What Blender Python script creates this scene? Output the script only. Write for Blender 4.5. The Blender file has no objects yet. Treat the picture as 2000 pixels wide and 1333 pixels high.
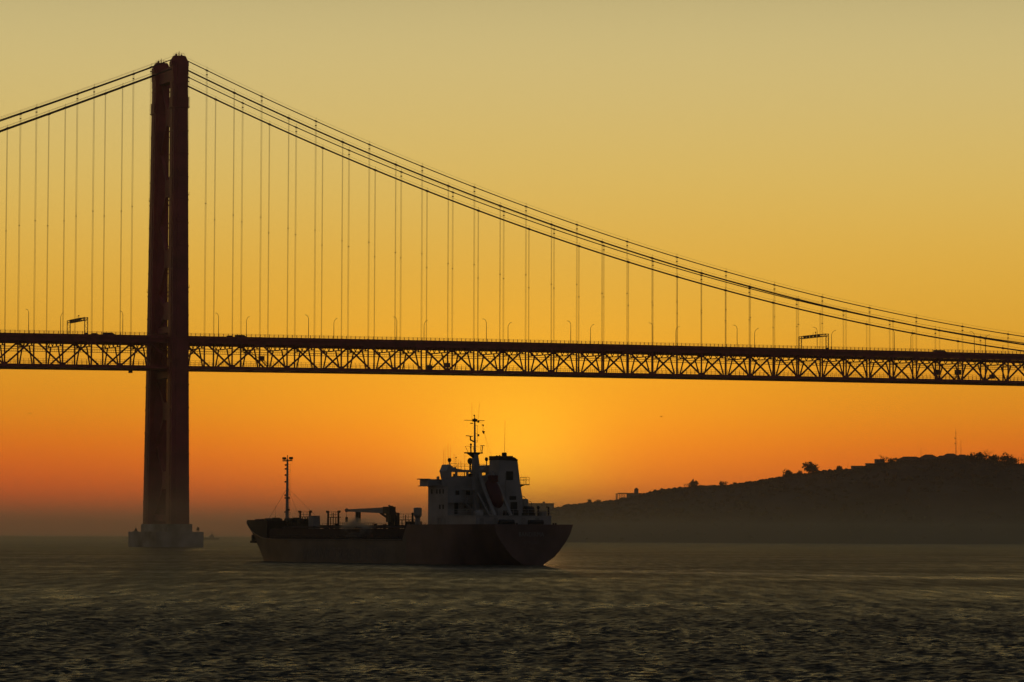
import bpy, bmesh, math, random
import numpy as np
from math import sin, cos, pi, radians, sqrt, atan2, tan
from mathutils import Vector, Matrix

scene = bpy.context.scene
COL = scene.collection

# ------------------------------------------------------------------ camera
F_PX, PITCH, ROLL, CAM_H = 6722.98, .05681, .003752, 4.486      # focal length for a 2000 px wide picture
cp, sp, cr, sr = cos(PITCH), sin(PITCH), cos(ROLL), sin(ROLL)
right0, up0, fwd0 = Vector((1, 0, 0)), Vector((0, -sp, cp)), Vector((0, cp, sp))
cam_x = right0*cr + up0*sr
cam_y = -right0*sr + up0*cr
cam_d = bpy.data.cameras.new('camera'); cam = bpy.data.objects.new('camera', cam_d); COL.objects.link(cam)
cam.matrix_world = Matrix(((cam_x.x, cam_y.x, -fwd0.x, 0), (cam_x.y, cam_y.y, -fwd0.y, 0), (cam_x.z, cam_y.z, -fwd0.z, CAM_H), (0, 0, 0, 1)))
cam_d.sensor_width = 36; cam_d.lens = F_PX/2000*36; cam_d.clip_start = 1; cam_d.clip_end = 90000
scene.camera = cam

# ------------------------------------------------------------------ sky
SUN_EL = radians(1.1)
def lin(c): return tuple(((v/255+.055)/1.055)**2.4 if v/255 > .04045 else v/255/12.92 for v in c)
world = bpy.data.worlds.new('World'); scene.world = world; world.use_nodes = True
nt = world.node_tree; nt.nodes.clear()
def N(t, **k):
    n = nt.nodes.new(t)
    for a, b in k.items(): setattr(n, a, b)
    return n
def Mth(op, a, b=None, c=None):
    n = N('ShaderNodeMath', operation=op)
    for i, v in enumerate((a, b, c)):
        if v is None: continue
        if isinstance(v, (int, float)): n.inputs[i].default_value = v
        else: nt.links.new(v, n.inputs[i])
    return n.outputs[0]
tc = N('ShaderNodeTexCoord'); nrm = N('ShaderNodeVectorMath', operation='NORMALIZE'); nt.links.new(tc.outputs['Generated'], nrm.inputs[0])
sx = N('ShaderNodeSeparateXYZ'); nt.links.new(nrm.outputs[0], sx.inputs[0])
zc = Mth('MAXIMUM', sx.outputs[2], 0.0)
t_el = Mth('SQRT', zc)
ramp = N('ShaderNodeValToRGB'); ramp.color_ramp.interpolation = 'B_SPLINE'
stops = [(0, (120, 72, 42)), (.06, (178, 80, 38)), (.09, (212, 86, 32)), (.115, (240, 94, 24)), (.14, (246, 107, 20)), (.165, (243, 122, 18)),
         (.19, (238, 143, 24)), (.222, (232, 158, 34)), (.25, (229, 170, 52)), (.285, (226, 177, 70)), (.32, (220, 186, 96)), (.355, (211, 187, 117)),
         (.394, (202, 187, 132)), (.447, (124, 114, 86)), (.53, (68, 66, 56)), (.68, (44, 46, 47)), (1, (38, 43, 52))]
el = ramp.color_ramp.elements
while len(el) < len(stops): el.new(.5)
for e, (p, c) in zip(el, stops): e.position = p; e.color = (*lin(c), 1)
nt.links.new(t_el, ramp.inputs[0])
az = N('ShaderNodeMath', operation='ARCTAN2'); nt.links.new(sx.outputs[0], az.inputs[0]); nt.links.new(sx.outputs[1], az.inputs[1])
def gauss(z0, sa, sz):
    a = Mth('DIVIDE', Mth('SUBTRACT', az.outputs[0], .002), sa); b = Mth('DIVIDE', Mth('SUBTRACT', zc, z0), sz)
    return Mth('EXPONENT', Mth('MULTIPLY', Mth('ADD', Mth('MULTIPLY', a, a), Mth('MULTIPLY', b, b)), -1.0))
low = N('ShaderNodeMapRange', interpolation_type='SMOOTHSTEP'); nt.links.new(zc, low.inputs[0]); low.inputs[1].default_value = -.004; low.inputs[2].default_value = .019
def addcol(prev, fac, col):
    m = N('ShaderNodeMix', data_type='RGBA', blend_type='ADD'); m.clamp_result = False
    nt.links.new(fac, m.inputs[0]); nt.links.new(prev, m.inputs[6]); m.inputs[7].default_value = (*col, 1)
    return m.outputs[2]
# the sky fades away from the sun's side
edist = N('ShaderNodeMapRange', interpolation_type='SMOOTHSTEP'); nt.links.new(sx.outputs[1], edist.inputs[0])
edist.inputs[1].default_value = .3; edist.inputs[2].default_value = .985; edist.inputs[3].default_value = .0; edist.inputs[4].default_value = 1
east = N('ShaderNodeValToRGB'); nt.links.new(t_el, east.inputs[0])
east.color_ramp.elements[0].color = (*lin((74, 66, 60)), 1); east.color_ramp.elements[1].color = (*lin((44, 50, 62)), 1)
mixe = N('ShaderNodeMix', data_type='RGBA'); nt.links.new(edist.outputs[0], mixe.inputs[0]); nt.links.new(east.outputs[0], mixe.inputs[6]); nt.links.new(ramp.outputs[0], mixe.inputs[7])
c = addcol(mixe.outputs[2], Mth('MULTIPLY', gauss(.024, .085, .036), low.outputs[0]), (.42, .18, .004))
c = addcol(c, Mth('MULTIPLY', gauss(.018, .024, .021), low.outputs[0]), (.20, .32, .014))
nish = N('ShaderNodeTexSky', sky_type='NISHITA'); nish.sun_disc = False; nish.sun_elevation = SUN_EL; nish.sun_rotation = 0.0; nish.dust_density = 4
nm = N('ShaderNodeMix', data_type='RGBA', blend_type='ADD'); nm.inputs[0].default_value = .004; nt.links.new(c, nm.inputs[6]); nt.links.new(nish.outputs[0], nm.inputs[7])
bg = N('ShaderNodeBackground'); nt.links.new(nm.outputs[2], bg.inputs[0]); bg.inputs[1].default_value = 1.0
wo = N('ShaderNodeOutputWorld'); nt.links.new(bg.outputs[0], wo.inputs[0])

# ------------------------------------------------------------------ sun
sd = bpy.data.lights.new('sun', 'SUN'); sd.energy = .6; sd.angle = radians(.5); sd.color = (1, .5, .16)
sun = bpy.data.objects.new('sun', sd); COL.objects.link(sun)
sun.rotation_euler = (-(pi/2 - SUN_EL), 0, 0)      # shines from +Y (ahead of the camera) towards it
sun.location = (0, 3000, 900)

scene.view_settings.view_transform = 'Standard'; scene.view_settings.look = 'None'
scene.view_settings.exposure = 0; scene.view_settings.gamma = 1; scene.view_settings.use_curve_mapping = False
try:
    scene.cycles.use_denoising = True; scene.cycles.denoiser = 'OPENIMAGEDENOISE'
    scene.cycles.volume_bounces = 1; scene.cycles.max_bounces = 10; scene.cycles.transparent_max_bounces = 24
    scene.cycles.sample_clamp_indirect = 3
except Exception: pass

# ------------------------------------------------------------------ helpers
def material(name, base, rough=.6, metal=0., var=.25, scale=1.5, bump=.0, var_col=None, spec=.5, coords='Object'):
    m = bpy.data.materials.new(name); m.use_nodes = True; t = m.node_tree; b = t.nodes['Principled BSDF']
    b.inputs['Roughness'].default_value = rough; b.inputs['Metallic'].default_value = metal; b.inputs['Specular IOR Level'].default_value = spec
    co = t.nodes.new('ShaderNodeTexCoord'); no = t.nodes.new('ShaderNodeTexNoise'); no.inputs['Scale'].default_value = scale; no.inputs['Detail'].default_value = 6
    t.links.new(co.outputs[coords], no.inputs['Vector'])
    r = t.nodes.new('ShaderNodeValToRGB'); r.color_ramp.elements[0].position = .32; r.color_ramp.elements[1].position = .7
    d = var_col or tuple(v*(1-var) for v in base)
    r.color_ramp.elements[0].color = (*d, 1); r.color_ramp.elements[1].color = (*(min(1, v*(1+var*.6)) for v in base), 1)
    t.links.new(no.outputs['Fac'], r.inputs[0]); t.links.new(r.outputs[0], b.inputs['Base Color'])
    if bump:
        bp = t.nodes.new('ShaderNodeBump'); bp.inputs['Strength'].default_value = bump; bp.inputs['Distance'].default_value = .05
        n2 = t.nodes.new('ShaderNodeTexNoise'); n2.inputs['Scale'].default_value = scale*6; t.links.new(co.outputs[coords], n2.inputs['Vector'])
        t.links.new(n2.outputs['Fac'], bp.inputs['Height']); t.links.new(bp.outputs[0], b.inputs['Normal'])
    return m

class MB:
    """collects geometry for one mesh object"""
    def __init__(s): s.v = []; s.f = []; s.mi = []; s.cur = 0
    def add(s, vs, fs):
        o = len(s.v); s.v += [tuple(p) for p in vs]
        for f in fs: s.f.append(tuple(i+o for i in f)); s.mi.append(s.cur)
        return s
    def box(s, x0, x1, y0, y1, z0, z1):
        return s.add([(x0,y0,z0),(x1,y0,z0),(x1,y1,z0),(x0,y1,z0),(x0,y0,z1),(x1,y0,z1),(x1,y1,z1),(x0,y1,z1)],
                     [(0,3,2,1),(4,5,6,7),(0,1,5,4),(1,2,6,5),(2,3,7,6),(3,0,4,7)])
    def taper(s, c0, h0, c1, h1):
        """frustum: centre, (half x, half y) at bottom and top"""
        vs = []
        for c, h in ((c0, h0), (c1, h1)):
            vs += [(c[0]-h[0],c[1]-h[1],c[2]),(c[0]+h[0],c[1]-h[1],c[2]),(c[0]+h[0],c[1]+h[1],c[2]),(c[0]-h[0],c[1]+h[1],c[2])]
        return s.add(vs, [(0,3,2,1),(4,5,6,7),(0,1,5,4),(1,2,6,5),(2,3,7,6),(3,0,4,7)])
    def bar(s, p, q, w, h=None, side=(0,0,1)):
        """rectangular bar; w across 'side', h along it"""
        h = h or w; p, q = Vector(p), Vector(q); d = (q-p).normalized(); u = Vector(side)
        if abs(d.dot(u)) > .98: u = Vector((0,1,0)) if abs(d.y) < .9 else Vector((1,0,0))
        a = d.cross(u).normalized(); b = a.cross(d).normalized(); a = a*w/2; b = b*h/2
        vs = [e+k for e in (p, q) for k in (-a-b, a-b, a+b, -a+b)]
        return s.add(vs, [(0,3,2,1),(4,5,6,7),(0,1,5,4),(1,2,6,5),(2,3,7,6),(3,0,4,7)])
    def tube(s, p, q, r0, r1=None, n=6, cap=True):
        r1 = r0 if r1 is None else r1; p, q = Vector(p), Vector(q); d = (q-p).normalized()
        u = Vector((0,0,1)) if abs(d.z) < .9 else Vector((1,0,0)); a = d.cross(u).normalized(); b = d.cross(a)
        vs = [e + (a*cos(2*pi*i/n)+b*sin(2*pi*i/n))*r for e, r in ((p, r0), (q, r1)) for i in range(n)]
        fs = [(i, (i+1) % n, n+(i+1) % n, n+i) for i in range(n)]
        if cap: fs += [tuple(range(n))[::-1], tuple(range(n, 2*n))]
        return s.add(vs, fs)
    def path(s, pts, r, n=6):
        pts = [Vector(p) for p in pts]; vs = []; k = len(pts)
        rr = r if isinstance(r, (list, tuple)) else [r]*k
        for i, p in enumerate(pts):
            d = (pts[min(i+1, k-1)]-pts[max(i-1, 0)]).normalized(); u = Vector((0,0,1)) if abs(d.z) < .95 else Vector((1,0,0))
            a = d.cross(u).normalized(); b = d.cross(a)
            vs += [p+(a*cos(2*pi*j/n)+b*sin(2*pi*j/n))*rr[i] for j in range(n)]
        fs = [(i*n+j, i*n+(j+1) % n, (i+1)*n+(j+1) % n, (i+1)*n+j) for i in range(k-1) for j in range(n)]
        fs += [tuple(range(n))[::-1], tuple(range((k-1)*n, k*n))]
        return s.add(vs, fs)
    def ball(s, c, r, n=8, m=5, sz=1.):
        vs = [(c[0], c[1], c[2]-r*sz)]
        for i in range(1, m):
            a = -pi/2+pi*i/m
            vs += [(c[0]+r*cos(a)*cos(2*pi*j/n), c[1]+r*cos(a)*sin(2*pi*j/n), c[2]+r*sz*sin(a)) for j in range(n)]
        vs.append((c[0], c[1], c[2]+r*sz)); fs = [(0, 1+(j+1) % n, 1+j) for j in range(n)]
        for i in range(m-2):
            for j in range(n): a = 1+i*n+j; b = 1+i*n+(j+1) % n; fs.append((a, b, b+n, a+n))
        L = len(vs)-1; o = 1+(m-2)*n
        fs += [(o+j, o+(j+1) % n, L) for j in range(n)]
        return s.add(vs, fs)
    def prism(s, poly, axis, a0, a1):
        """polygon in the plane across 'axis' (0 x, 1 y, 2 z), extruded a0..a1"""
        def P(u, v, w): return (w,u,v) if axis == 0 else (u,w,v) if axis == 1 else (u,v,w)
        n = len(poly); vs = [P(u, v, a0) for u, v in poly]+[P(u, v, a1) for u, v in poly]
        return s.add(vs, [tuple(range(n))[::-1], tuple(range(n, 2*n))]+[(i, (i+1) % n, n+(i+1) % n, n+i) for i in range(n)])
    def mesh(s, name, mats):
        me = bpy.data.meshes.new(name); me.from_pydata(s.v, [], s.f)
        for m in (mats if isinstance(mats, (list, tuple)) else [mats]): me.materials.append(m)
        if any(s.mi): me.polygons.foreach_set('material_index', s.mi)
        me.update(); return me
    def build(s, name, mats, parent=None, smooth=False):
        me = s.mesh(name, mats)
        if smooth: me.shade_smooth()
        return link(name, me, parent)
def link(name, me, parent=None):
    o = bpy.data.objects.new(name, me); COL.objects.link(o)
    if parent: o.parent = parent
    return o
def tag(o, label=None, cat=None, group=None, kind=None):
    for k, v in (('label', label), ('category', cat), ('group', group), ('kind', kind)):
        if v: o[k] = v
    return o
def empty(name, loc=(0,0,0), rz=0.):
    o = bpy.data.objects.new(name, None); COL.objects.link(o); o.location = loc; o.rotation_euler = (0, 0, rz); return o
def copy_tree(o, parent=None):
    c = o.copy(); COL.objects.link(c); c.parent = parent
    for ch in [x for x in bpy.data.objects if x.parent == o]: copy_tree(ch, c)
    return c

M = {}
M['red_steel'] = material('red_steel', (.36, .05, .07), .55, 0, .35, .35)
M['tower_steel'] = material('tower_steel', (.36, .05, .07), .55, 0, .35, .12, bump=.3)
M['cable'] = material('cable', (.06, .03, .03), .6)
M['rope'] = material('rope', (.22, .13, .1), .6)
M['asphalt'] = material('asphalt', (.05, .05, .05), .9)
M['concrete'] = material('concrete', (.52, .50, .44), .9, 0, .5, .11, bump=.3, var_col=(.16, .15, .12))
M['galv'] = material('galvanised', (.12, .11, .1), .5, .3)
M['dark'] = material('dark_metal', (.03, .03, .03), .5, .2)
M['hull'] = material('hull_paint', (.20, .16, .12), .5, 0, .35, .25)
M['hull_stern'] = material('hull_red_paint', (.20, .12, .10), .5, 0, .35, .25)
M['deck_red'] = material('deck_red', (.05, .02, .018), .7, 0, .3, .6)
M['fcs'] = material('forecastle_shade_black', (.012, .01, .009), .8, 0, .3, .6)  # near black holds the shade of the recessed bow, painted in
M['white'] = material('white_paint', (.46, .44, .40), .5, 0, .25, .4)
M['cream'] = material('cream_paint', (.36, .34, .30), .5, 0, .25, .5)
M['boat_red'] = material('lifeboat_red', (.12, .02, .018), .45)
M['fade'] = material('faded_lettering', (.27, .22, .17), .7)
M['black'] = material('black_paint', (.02, .02, .02), .6)
M['flag'] = material('flag_cloth', (.2, .03, .03), .8)
M['bird'] = material('bird_feathers', (.1, .1, .1), .8)
M['leaf'] = material('leaf', (.05, .06, .03), .8, 0, .5, .3)
M['bark'] = material('bark', (.06, .045, .035), .9)
M['wall'] = material('house_wall', (.3, .26, .22), .9)
M['tile'] = material('roof_tile', (.2, .1, .07), .9)
def glass():
    m = bpy.data.materials.new('window_glass'); m.use_nodes = True; b = m.node_tree.nodes['Principled BSDF']
    b.inputs['Base Color'].default_value = (.9, .9, .88, 1); b.inputs['Transmission Weight'].default_value = 1; b.inputs['Roughness'].default_value = 0; b.inputs['IOR'].default_value = 1.08
    return m
M['glass'] = glass()
def lamp_mat():
    m = bpy.data.materials.new('deck_lamp_glow'); m.use_nodes = True; b = m.node_tree.nodes['Principled BSDF']
    b.inputs['Emission Color'].default_value = (1, .9, .7, 1); b.inputs['Emission Strength'].default_value = 1.2; return m
M['lampglow'] = lamp_mat()

# pixel of the photograph -> point at depth Y (used once, to survey where far things stand)
def at(px, py, Y):
    X, Yy = px-1000, 666.5-py
    u = cr*X-sr*Yy; v = sr*X+cr*Yy
    d = right0*u+up0*v+fwd0*F_PX; d = d/d.y
    return Vector((d.x*Y, Y, CAM_H+d.z*Y))

# ------------------------------------------------------------------ water
rng = np.random.default_rng(7)
def build_water():
    ys = [-60., 0., 40.]; y = 62.
    while y < 760: ys.append(y); y += .8 if y < 100 else .13 if y < 165 else .13+(y-165)*.0028
    while y < 34000: ys.append(y); y *= 1.06
    xs = list(np.arange(-118, -56, .9))+list(np.arange(-56, -33, .38))+list(np.arange(-33, 33, .13))+list(np.arange(33, 56, .38))+list(np.arange(56, 118.1, .9)); x = 118.
    while x < 17000: x = x*1.12+2; xs.append(x); xs.insert(0, -x)
    X, Y = np.meshgrid(np.array(xs), np.array(ys)); Z = np.zeros_like(X); DX = np.zeros_like(X); DY = np.zeros_like(X)
    dist = np.hypot(X, Y)
    # smooth, partly foamy slicks left along the ship's wake and by the current at the pier
    P = np.stack([X.ravel(), Y.ravel()], -1); foam = np.zeros(len(P))
    def strip(pts, w, amp):
        nonlocal foam
        for (ax, ay), (bx, by) in zip(pts[:-1], pts[1:]):
            d = np.array((bx-ax, by-ay)); L2 = d@d; t = np.clip(((P-np.array((ax, ay)))@d)/L2, 0, 1)
            q = np.array((ax, ay))+t[:, None]*d; r = np.hypot(*(P-q).T); foam = np.maximum(foam, amp*np.exp(-(r/w)**2))
    strip([(-14, 497), (7, 467), (20, 446), (40, 408), (57, 387), (95, 350)], 10, .5)
    strip([(5, 538), (16, 512), (30, 478), (46, 440), (80, 395)], 4, .3)
    strip([(-97, 1078), (-88, 1070), (-75, 1066), (-40, 1060), (60, 1040)], 7, 1.)
    brk = .5+.5*np.sin(X*.31+Y*.11+2*np.sin(X*.07))*np.sin(Y*.23-X*.13+1.5*np.sin(Y*.05+X*.03)); foam = foam*(.25+.75*brk.ravel())
    calm = 1-.72*foam.reshape(X.shape)
    for i in range(76):
        lam = .30*(1.5/.30)**rng.random(); th = rng.normal(0, .7)+pi/2+.2; k = 2*pi/lam
        A = .0074*lam*min(1, .9/lam)*(.6+.8*rng.random()); ph = rng.random()*2*pi
        kx, ky = k*cos(th), k*sin(th); a = kx*X+ky*Y+ph
        # slow patchiness of the ripples (gusts)
        g = .8+.3*np.sin(X*.021*cos(i)+Y*.013*sin(i*1.7)+i)
        fadex = np.clip((112-np.abs(X))/8, 0, 1)*np.clip((740-Y)/200, 0, 1)/(1+(np.abs(Y)/340)**3)*np.clip((Y-40)/20, 0, 1)
        if lam < .8: fadex = fadex*np.clip((560-Y)/200, 0, 1)
        if lam < .8: fadex = fadex*np.clip((330-Y)/90, 0, 1)*np.clip((56-np.abs(X))/6, 0, 1)
        if lam < .5: fadex = fadex*np.clip((230-Y)/50, 0, 1)*np.clip((33-np.abs(X))/3, 0, 1)
        Z += A*g*fadex*np.sin(a); DX += -.6*A*g*fadex*cos(th)*np.cos(a)*-1; DY += -.6*A*g*fadex*sin(th)*np.cos(a)*-1
    Z *= calm; DX *= calm; DY *= calm
    ny, nx = X.shape
    v = np.stack([X+DX, Y+DY, Z], -1).reshape(-1, 3)
    i = np.arange(ny-1)[:, None]*nx+np.arange(nx-1)[None, :]
    f = np.stack([i, i+1, i+nx+1, i+nx], -1).reshape(-1, 4)
    me = bpy.data.meshes.new('water'); me.vertices.add(len(v)); me.vertices.foreach_set('co', v.ravel())
    me.loops.add(f.size); me.loops.foreach_set('vertex_index', f.ravel()); me.polygons.add(len(f))
    me.polygons.foreach_set('loop_start', np.arange(0, f.size, 4)); me.polygons.foreach_set('loop_total', np.full(len(f), 4))
    me.update(calc_edges=True); me.shade_smooth()
    # beyond the modelled ripples their slopes go into the roughness
    rough = (np.clip((Y-130)/320, 0, 1)*.11+.32).astype(np.float32).ravel(); rough[np.abs(X.ravel()) > 115] = .43; rough = (rough*(1-.5*foam)).astype(np.float32)
    ar = me.attributes.new('ripple', 'FLOAT', 'POINT'); ar.data.foreach_set('value', rough)
    at_ = me.attributes.new('foam', 'FLOAT', 'POINT'); at_.data.foreach_set('value', foam.astype(np.float32))
    m = bpy.data.materials.new('sea_water'); m.use_nodes = True; t = m.node_tree; b = t.nodes['Principled BSDF']
    b.inputs['Roughness'].default_value = .12; b.inputs['IOR'].default_value = 1.22
    co = t.nodes.new('ShaderNodeTexCoord')
    def noise(sc, det, stretch):
        mp = t.nodes.new('ShaderNodeMapping'); mp.inputs['Scale'].default_value = stretch; mp.inputs['Rotation'].default_value = (0, 0, .2)
        n = t.nodes.new('ShaderNodeTexNoise'); n.inputs['Scale'].default_value = sc; n.inputs['Detail'].default_value = det; n.inputs['Roughness'].default_value = .6
        t.links.new(co.outputs['Object'], mp.inputs[0]); t.links.new(mp.outputs[0], n.inputs['Vector']); return n.outputs['Fac']
    n1 = noise(3.2, 5, (.7, 1.2, 1)); n2 = noise(.3, 3, (.6, 1.2, 1))
    b1 = t.nodes.new('ShaderNodeBump'); b1.inputs['Distance'].default_value = .14; b1.inputs['Strength'].default_value = 1.0; t.links.new(n1, b1.inputs['Height'])
    b2 = t.nodes.new('ShaderNodeBump'); b2.inputs['Distance'].default_value = .1; b2.inputs['Strength'].default_value = .6; t.links.new(n2, b2.inputs['Height']); t.links.new(b2.outputs[0], b1.inputs['Normal'])
    t.links.new(b1.outputs[0], b.inputs['Normal'])
    ra = t.nodes.new('ShaderNodeAttribute'); ra.attribute_name = 'ripple'; gn = noise(.02, 12, (1., 1., 1)); gm = t.nodes.new('ShaderNodeMapRange'); gm.inputs[1].default_value = .3; gm.inputs[2].default_value = .7; gm.inputs[3].default_value = -.09; gm.inputs[4].default_value = .10; t.links.new(gn, gm.inputs[0]); g2 = noise(.6, 9, (1., .09, 1)); gm2 = t.nodes.new('ShaderNodeMapRange'); gm2.inputs[1].default_value = .35; gm2.inputs[2].default_value = .65; gm2.inputs[3].default_value = -.09; gm2.inputs[4].default_value = .09; t.links.new(g2, gm2.inputs[0]); g3 = t.nodes.new('ShaderNodeMath'); g3.operation = 'ADD'; t.links.new(ra.outputs['Fac'], g3.inputs[0]); t.links.new(gm2.outputs[0], g3.inputs[1]); ga = t.nodes.new('ShaderNodeMath'); ga.operation = 'ADD'; t.links.new(g3.outputs[0], ga.inputs[0]); t.links.new(gm.outputs[0], ga.inputs[1]); t.links.new(ga.outputs[0], b.inputs['Roughness'])
    a = t.nodes.new('ShaderNodeAttribute'); a.attribute_name = 'foam'
    fn = noise(.45, 6, (.35, 1.6, 1)); ml = t.nodes.new('ShaderNodeMath'); ml.operation = 'MULTIPLY'; t.links.new(a.outputs['Fac'], ml.inputs[0])
    mr = t.nodes.new('ShaderNodeMapRange'); mr.inputs[1].default_value = .36; mr.inputs[2].default_value = .62; t.links.new(fn, mr.inputs[0]); t.links.new(mr.outputs[0], ml.inputs[1])
    mx = t.nodes.new('ShaderNodeMix'); mx.data_type = 'RGBA'; t.links.new(ml.outputs[0], mx.inputs[0]); mx.inputs[6].default_value = (.024, .030, .018, 1); mx.inputs[7].default_value = (.62, .58, .5, 1)
    t.links.new(mx.outputs[2], b.inputs['Base Color'])
    me.materials.append(m)
    tag(link('water', me), kind='structure')
    sb = MB().add([(-17000,-60,-25),(17000,-60,-25),(17000,34000,-25),(-17000,34000,-25)], [(0,1,2,3)])
build_water()

# ------------------------------------------------------------------ hills on the far bank
RIDGE = [(700,1050),(860,1048),(930,1036),(1000,1008),(1030,1000),(1082,995),(1098,991),(1104,988),(1145,985),(1180,981),(1203,979),(1250,968),(1290,958),(1340,953),
         (1372,950),(1420,950),(1450,945),(1500,937),(1540,930),(1570,927),(1602,921),(1640,919),(1664,918),(1709,908),(1756,901),(1800,899),(1830,898),
         (1890,897),(1931,899),(1980,908),(2060,908),(2200,902),(2500,915),(2900,940),(3400,975)]
rx = np.array([p[0] for p in RIDGE], float); ry = np.array([p[1] for p in RIDGE], float)
SHORE, TOP = 2908., 3110.
def ridge_at(px): return at(px, float(np.interp(px, rx, ry)), TOP)
def hill_z(px, t):
    """height at fraction t of the way from shore (0) to ridge (1)"""
    h = max(0., ridge_at(px).z)
    return h*(min(1, t)**.62)*(1-.0*t)
def build_hill():
    rnd = random.Random(3); xs = np.linspace(700, 3400, 420); ts = [0, .02, .07, .14, .22, .3, .4, .5, .6, .7, .8, .88, .94, 1., 1.3, 1.8, 2.6, 4.]
    vs = []; fs = []
    nph = [(rnd.uniform(.004, .05), rnd.uniform(1, 14), rnd.random()*6) for _ in range(14)]
    for t in ts:
        for px in xs:
            r = ridge_at(px); Y = SHORE+(TOP-SHORE)*t; X = r.x*(1 if t <= 1 else 1)
            n = sum(sin(px*a+t*b+c) for a, b, c in nph)/5
            z = hill_z(px, t)
            if t <= 1: z += n*1.6*min(1, z/12)*(1-t)**.5*min(1, t*6)
            else: z = z*max(0, 1-(t-1)*.25)
            if t == 0: z = -1.5
            elif t == .02: z = min(1.2, z)
            vs.append((X, Y, z if z > -.5 or t == 0 else -.5))
    n = len(xs)
    for i in range(len(ts)-1):
        for j in range(n-1): fs.append((i*n+j, i*n+j+1, (i+1)*n+j+1, (i+1)*n+j))
    mb = MB(); mb.add(vs, fs)
    m = material('hillside_scrub', (.09, .08, .06), .95, 0, .55, .02, bump=0, var_col=(.035, .042, .028))
    o = mb.build('hillside', m, smooth=True); tag(o, kind='structure')
build_hill()

# ------------------------------------------------------------------ trees and scrub on the ridge
def crown_mesh(rnd, w, h, n, lobes, size):
    mb = MB(); L = []
    for k in range(lobes):
        a = rnd.random()*2*pi; r = rnd.random()**.6*.32*w
        L.append((r*cos(a), r*sin(a), h*(.14+.50*rnd.random()), w*(.22+.14*rnd.random())))
    for i in range(n):
        cx, cy, cz, R = rnd.choice(L); d = Vector((rnd.gauss(0,1), rnd.gauss(0,1), rnd.gauss(0,1))).normalized()*R*rnd.random()**.35
        d.z *= .75; p = Vector((cx, cy, cz))+d; a = Vector((rnd.gauss(0,1), rnd.gauss(0,1), rnd.gauss(0,1))).normalized(); b = a.orthogonal().normalized(); s = size*(.5+rnd.random())
        q = a.cross(b); mb.add([p-b*s, p+q*s*.6, p+b*s, p-q*s*.6], [(0,1,2,3)])
    return mb
def tree(px, foot_y, w_px, h_px, label, seed, bare=False, Y=TOP-4, n=650):
    rnd = random.Random(seed); s = F_PX/Y; w, h = w_px/s, h_px/s; p = at(px, foot_y, Y); p.z -= 1.3; h = h*1.1+1.7; w *= 1.45
    root = empty('bare_tree' if bare else 'tree', p)
    tr = MB(); tr.path([(0,0,0), (.1*h*.2, 0, h*.3), (0, .05*h, h*.55)], [w*.035+.12, w*.025+.08, w*.015+.05], 6)
    for k in range(7 if bare else 4):
        a = rnd.random()*2*pi; z0 = h*(.2+.3*rnd.random()); e = Vector((cos(a)*w*.4, sin(a)*w*.4, h*(.6+.3*rnd.random())))
        tr.path([(0,0,z0), (e.x*.5, e.y*.5, z0+(e.z-z0)*.6), e], [w*.014+.05, .06, .03], 4)
        if bare:
            for q in range(5):
                e2 = e+Vector((rnd.gauss(0,.12)*w, rnd.gauss(0,.12)*w, rnd.random()*.15*h)); tr.path([(e.x*.6, e.y*.6, z0+(e.z-z0)*.7), e2], [.05, .03], 4)
    tr.build('trunk', M['bark'], root)
    crown_mesh(rnd, w, h, n if not bare else n//7, 9, max(.3, w*.055)).build('crown', M['leaf'], root)
    return tag(root, label, 'tree', 'trees standing along the far hilltop')
TREES = [(1150,981,8,5,'small round bush on the low left end of the far ridge',0), (1168,981,10,4,'flat scrubby tree beside the small round bush on the low ridge',0),
 (1352,952,20,13,'broad round tree alone on the ridge right of the villa',0), (1413,950,12,10,'compact round tree between the broad ridge tree and the low bush',0), (1436,948,9,5,'low bush on the ridge just right of the compact round tree',0),
 (1536,931,18,13,'round tree where the ridge steepens, first of a close pair',0), (1561,928,12,8,'smaller tree of the close pair where the ridge steepens',0),
 (1587,923,27,17,'large spreading tree on the mid ridge with a pointed top',0), (1640,919,13,9,'small crooked tree between the spreading tree and the thin pole',0),
 (1727,903,14,11,'thin leafless tree just right of the flat roofed block',1), (1741,903,11,8,'dark low tree left of the long hipped roof',0), (1752,903,8,8,'narrow dark tree touching the left end of the hipped roof',0),
 (1898,899,22,13,'low spreading tree right of the domed roofs',0), (1914,898,18,14,'scruffy tree with feathery top right of the domed roofs',0), (1926,899,16,18,'tallest feathery tree of the ridge clump',1), (1942,902,20,12,'low dark tree filling the dip of the ridge clump',0),
 (1957,905,16,14,'half bare tree left of the big round tree',1), (1970,910,27,24,'big dark round tree at the right end of the ridge',0), (1985,908,12,14,'leafless tree right of the big round tree',1), (2001,909,16,18,'thin tree cut by the right edge of the picture',1)]
for i, (px, fy, w, h, lab, bare) in enumerate(TREES): tree(px, fy+1, w, h+3, lab, 40+i, bool(bare))
def scrub():
    rnd = random.Random(11); mb = MB()
    for i in range(6500):
        if i % 3: px = rnd.uniform(1080, 2120); t = 1-abs(rnd.gauss(0, .04))
        else: px = rnd.uniform(1000, 2200); t = rnd.random()**.7
        r = ridge_at(px); z = hill_z(px, t)
        if z < 2: continue
        s = (.4+rnd.random()**2*1.1)*(1. if i % 3 else 1.5)
        mb.ball((r.x+rnd.uniform(-1, 1), SHORE+(TOP-SHORE)*t, z+s*.2), s*rnd.uniform(.8, 1.6), 5, 3, rnd.uniform(.5, .9))
    tag(mb.build('undergrowth', material('scrub', (.085, .08, .055), .95, 0, .3, .05)), 'dark scrub covering the far hillside and its ridge', 'scrub', kind='stuff')
scrub()

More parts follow.
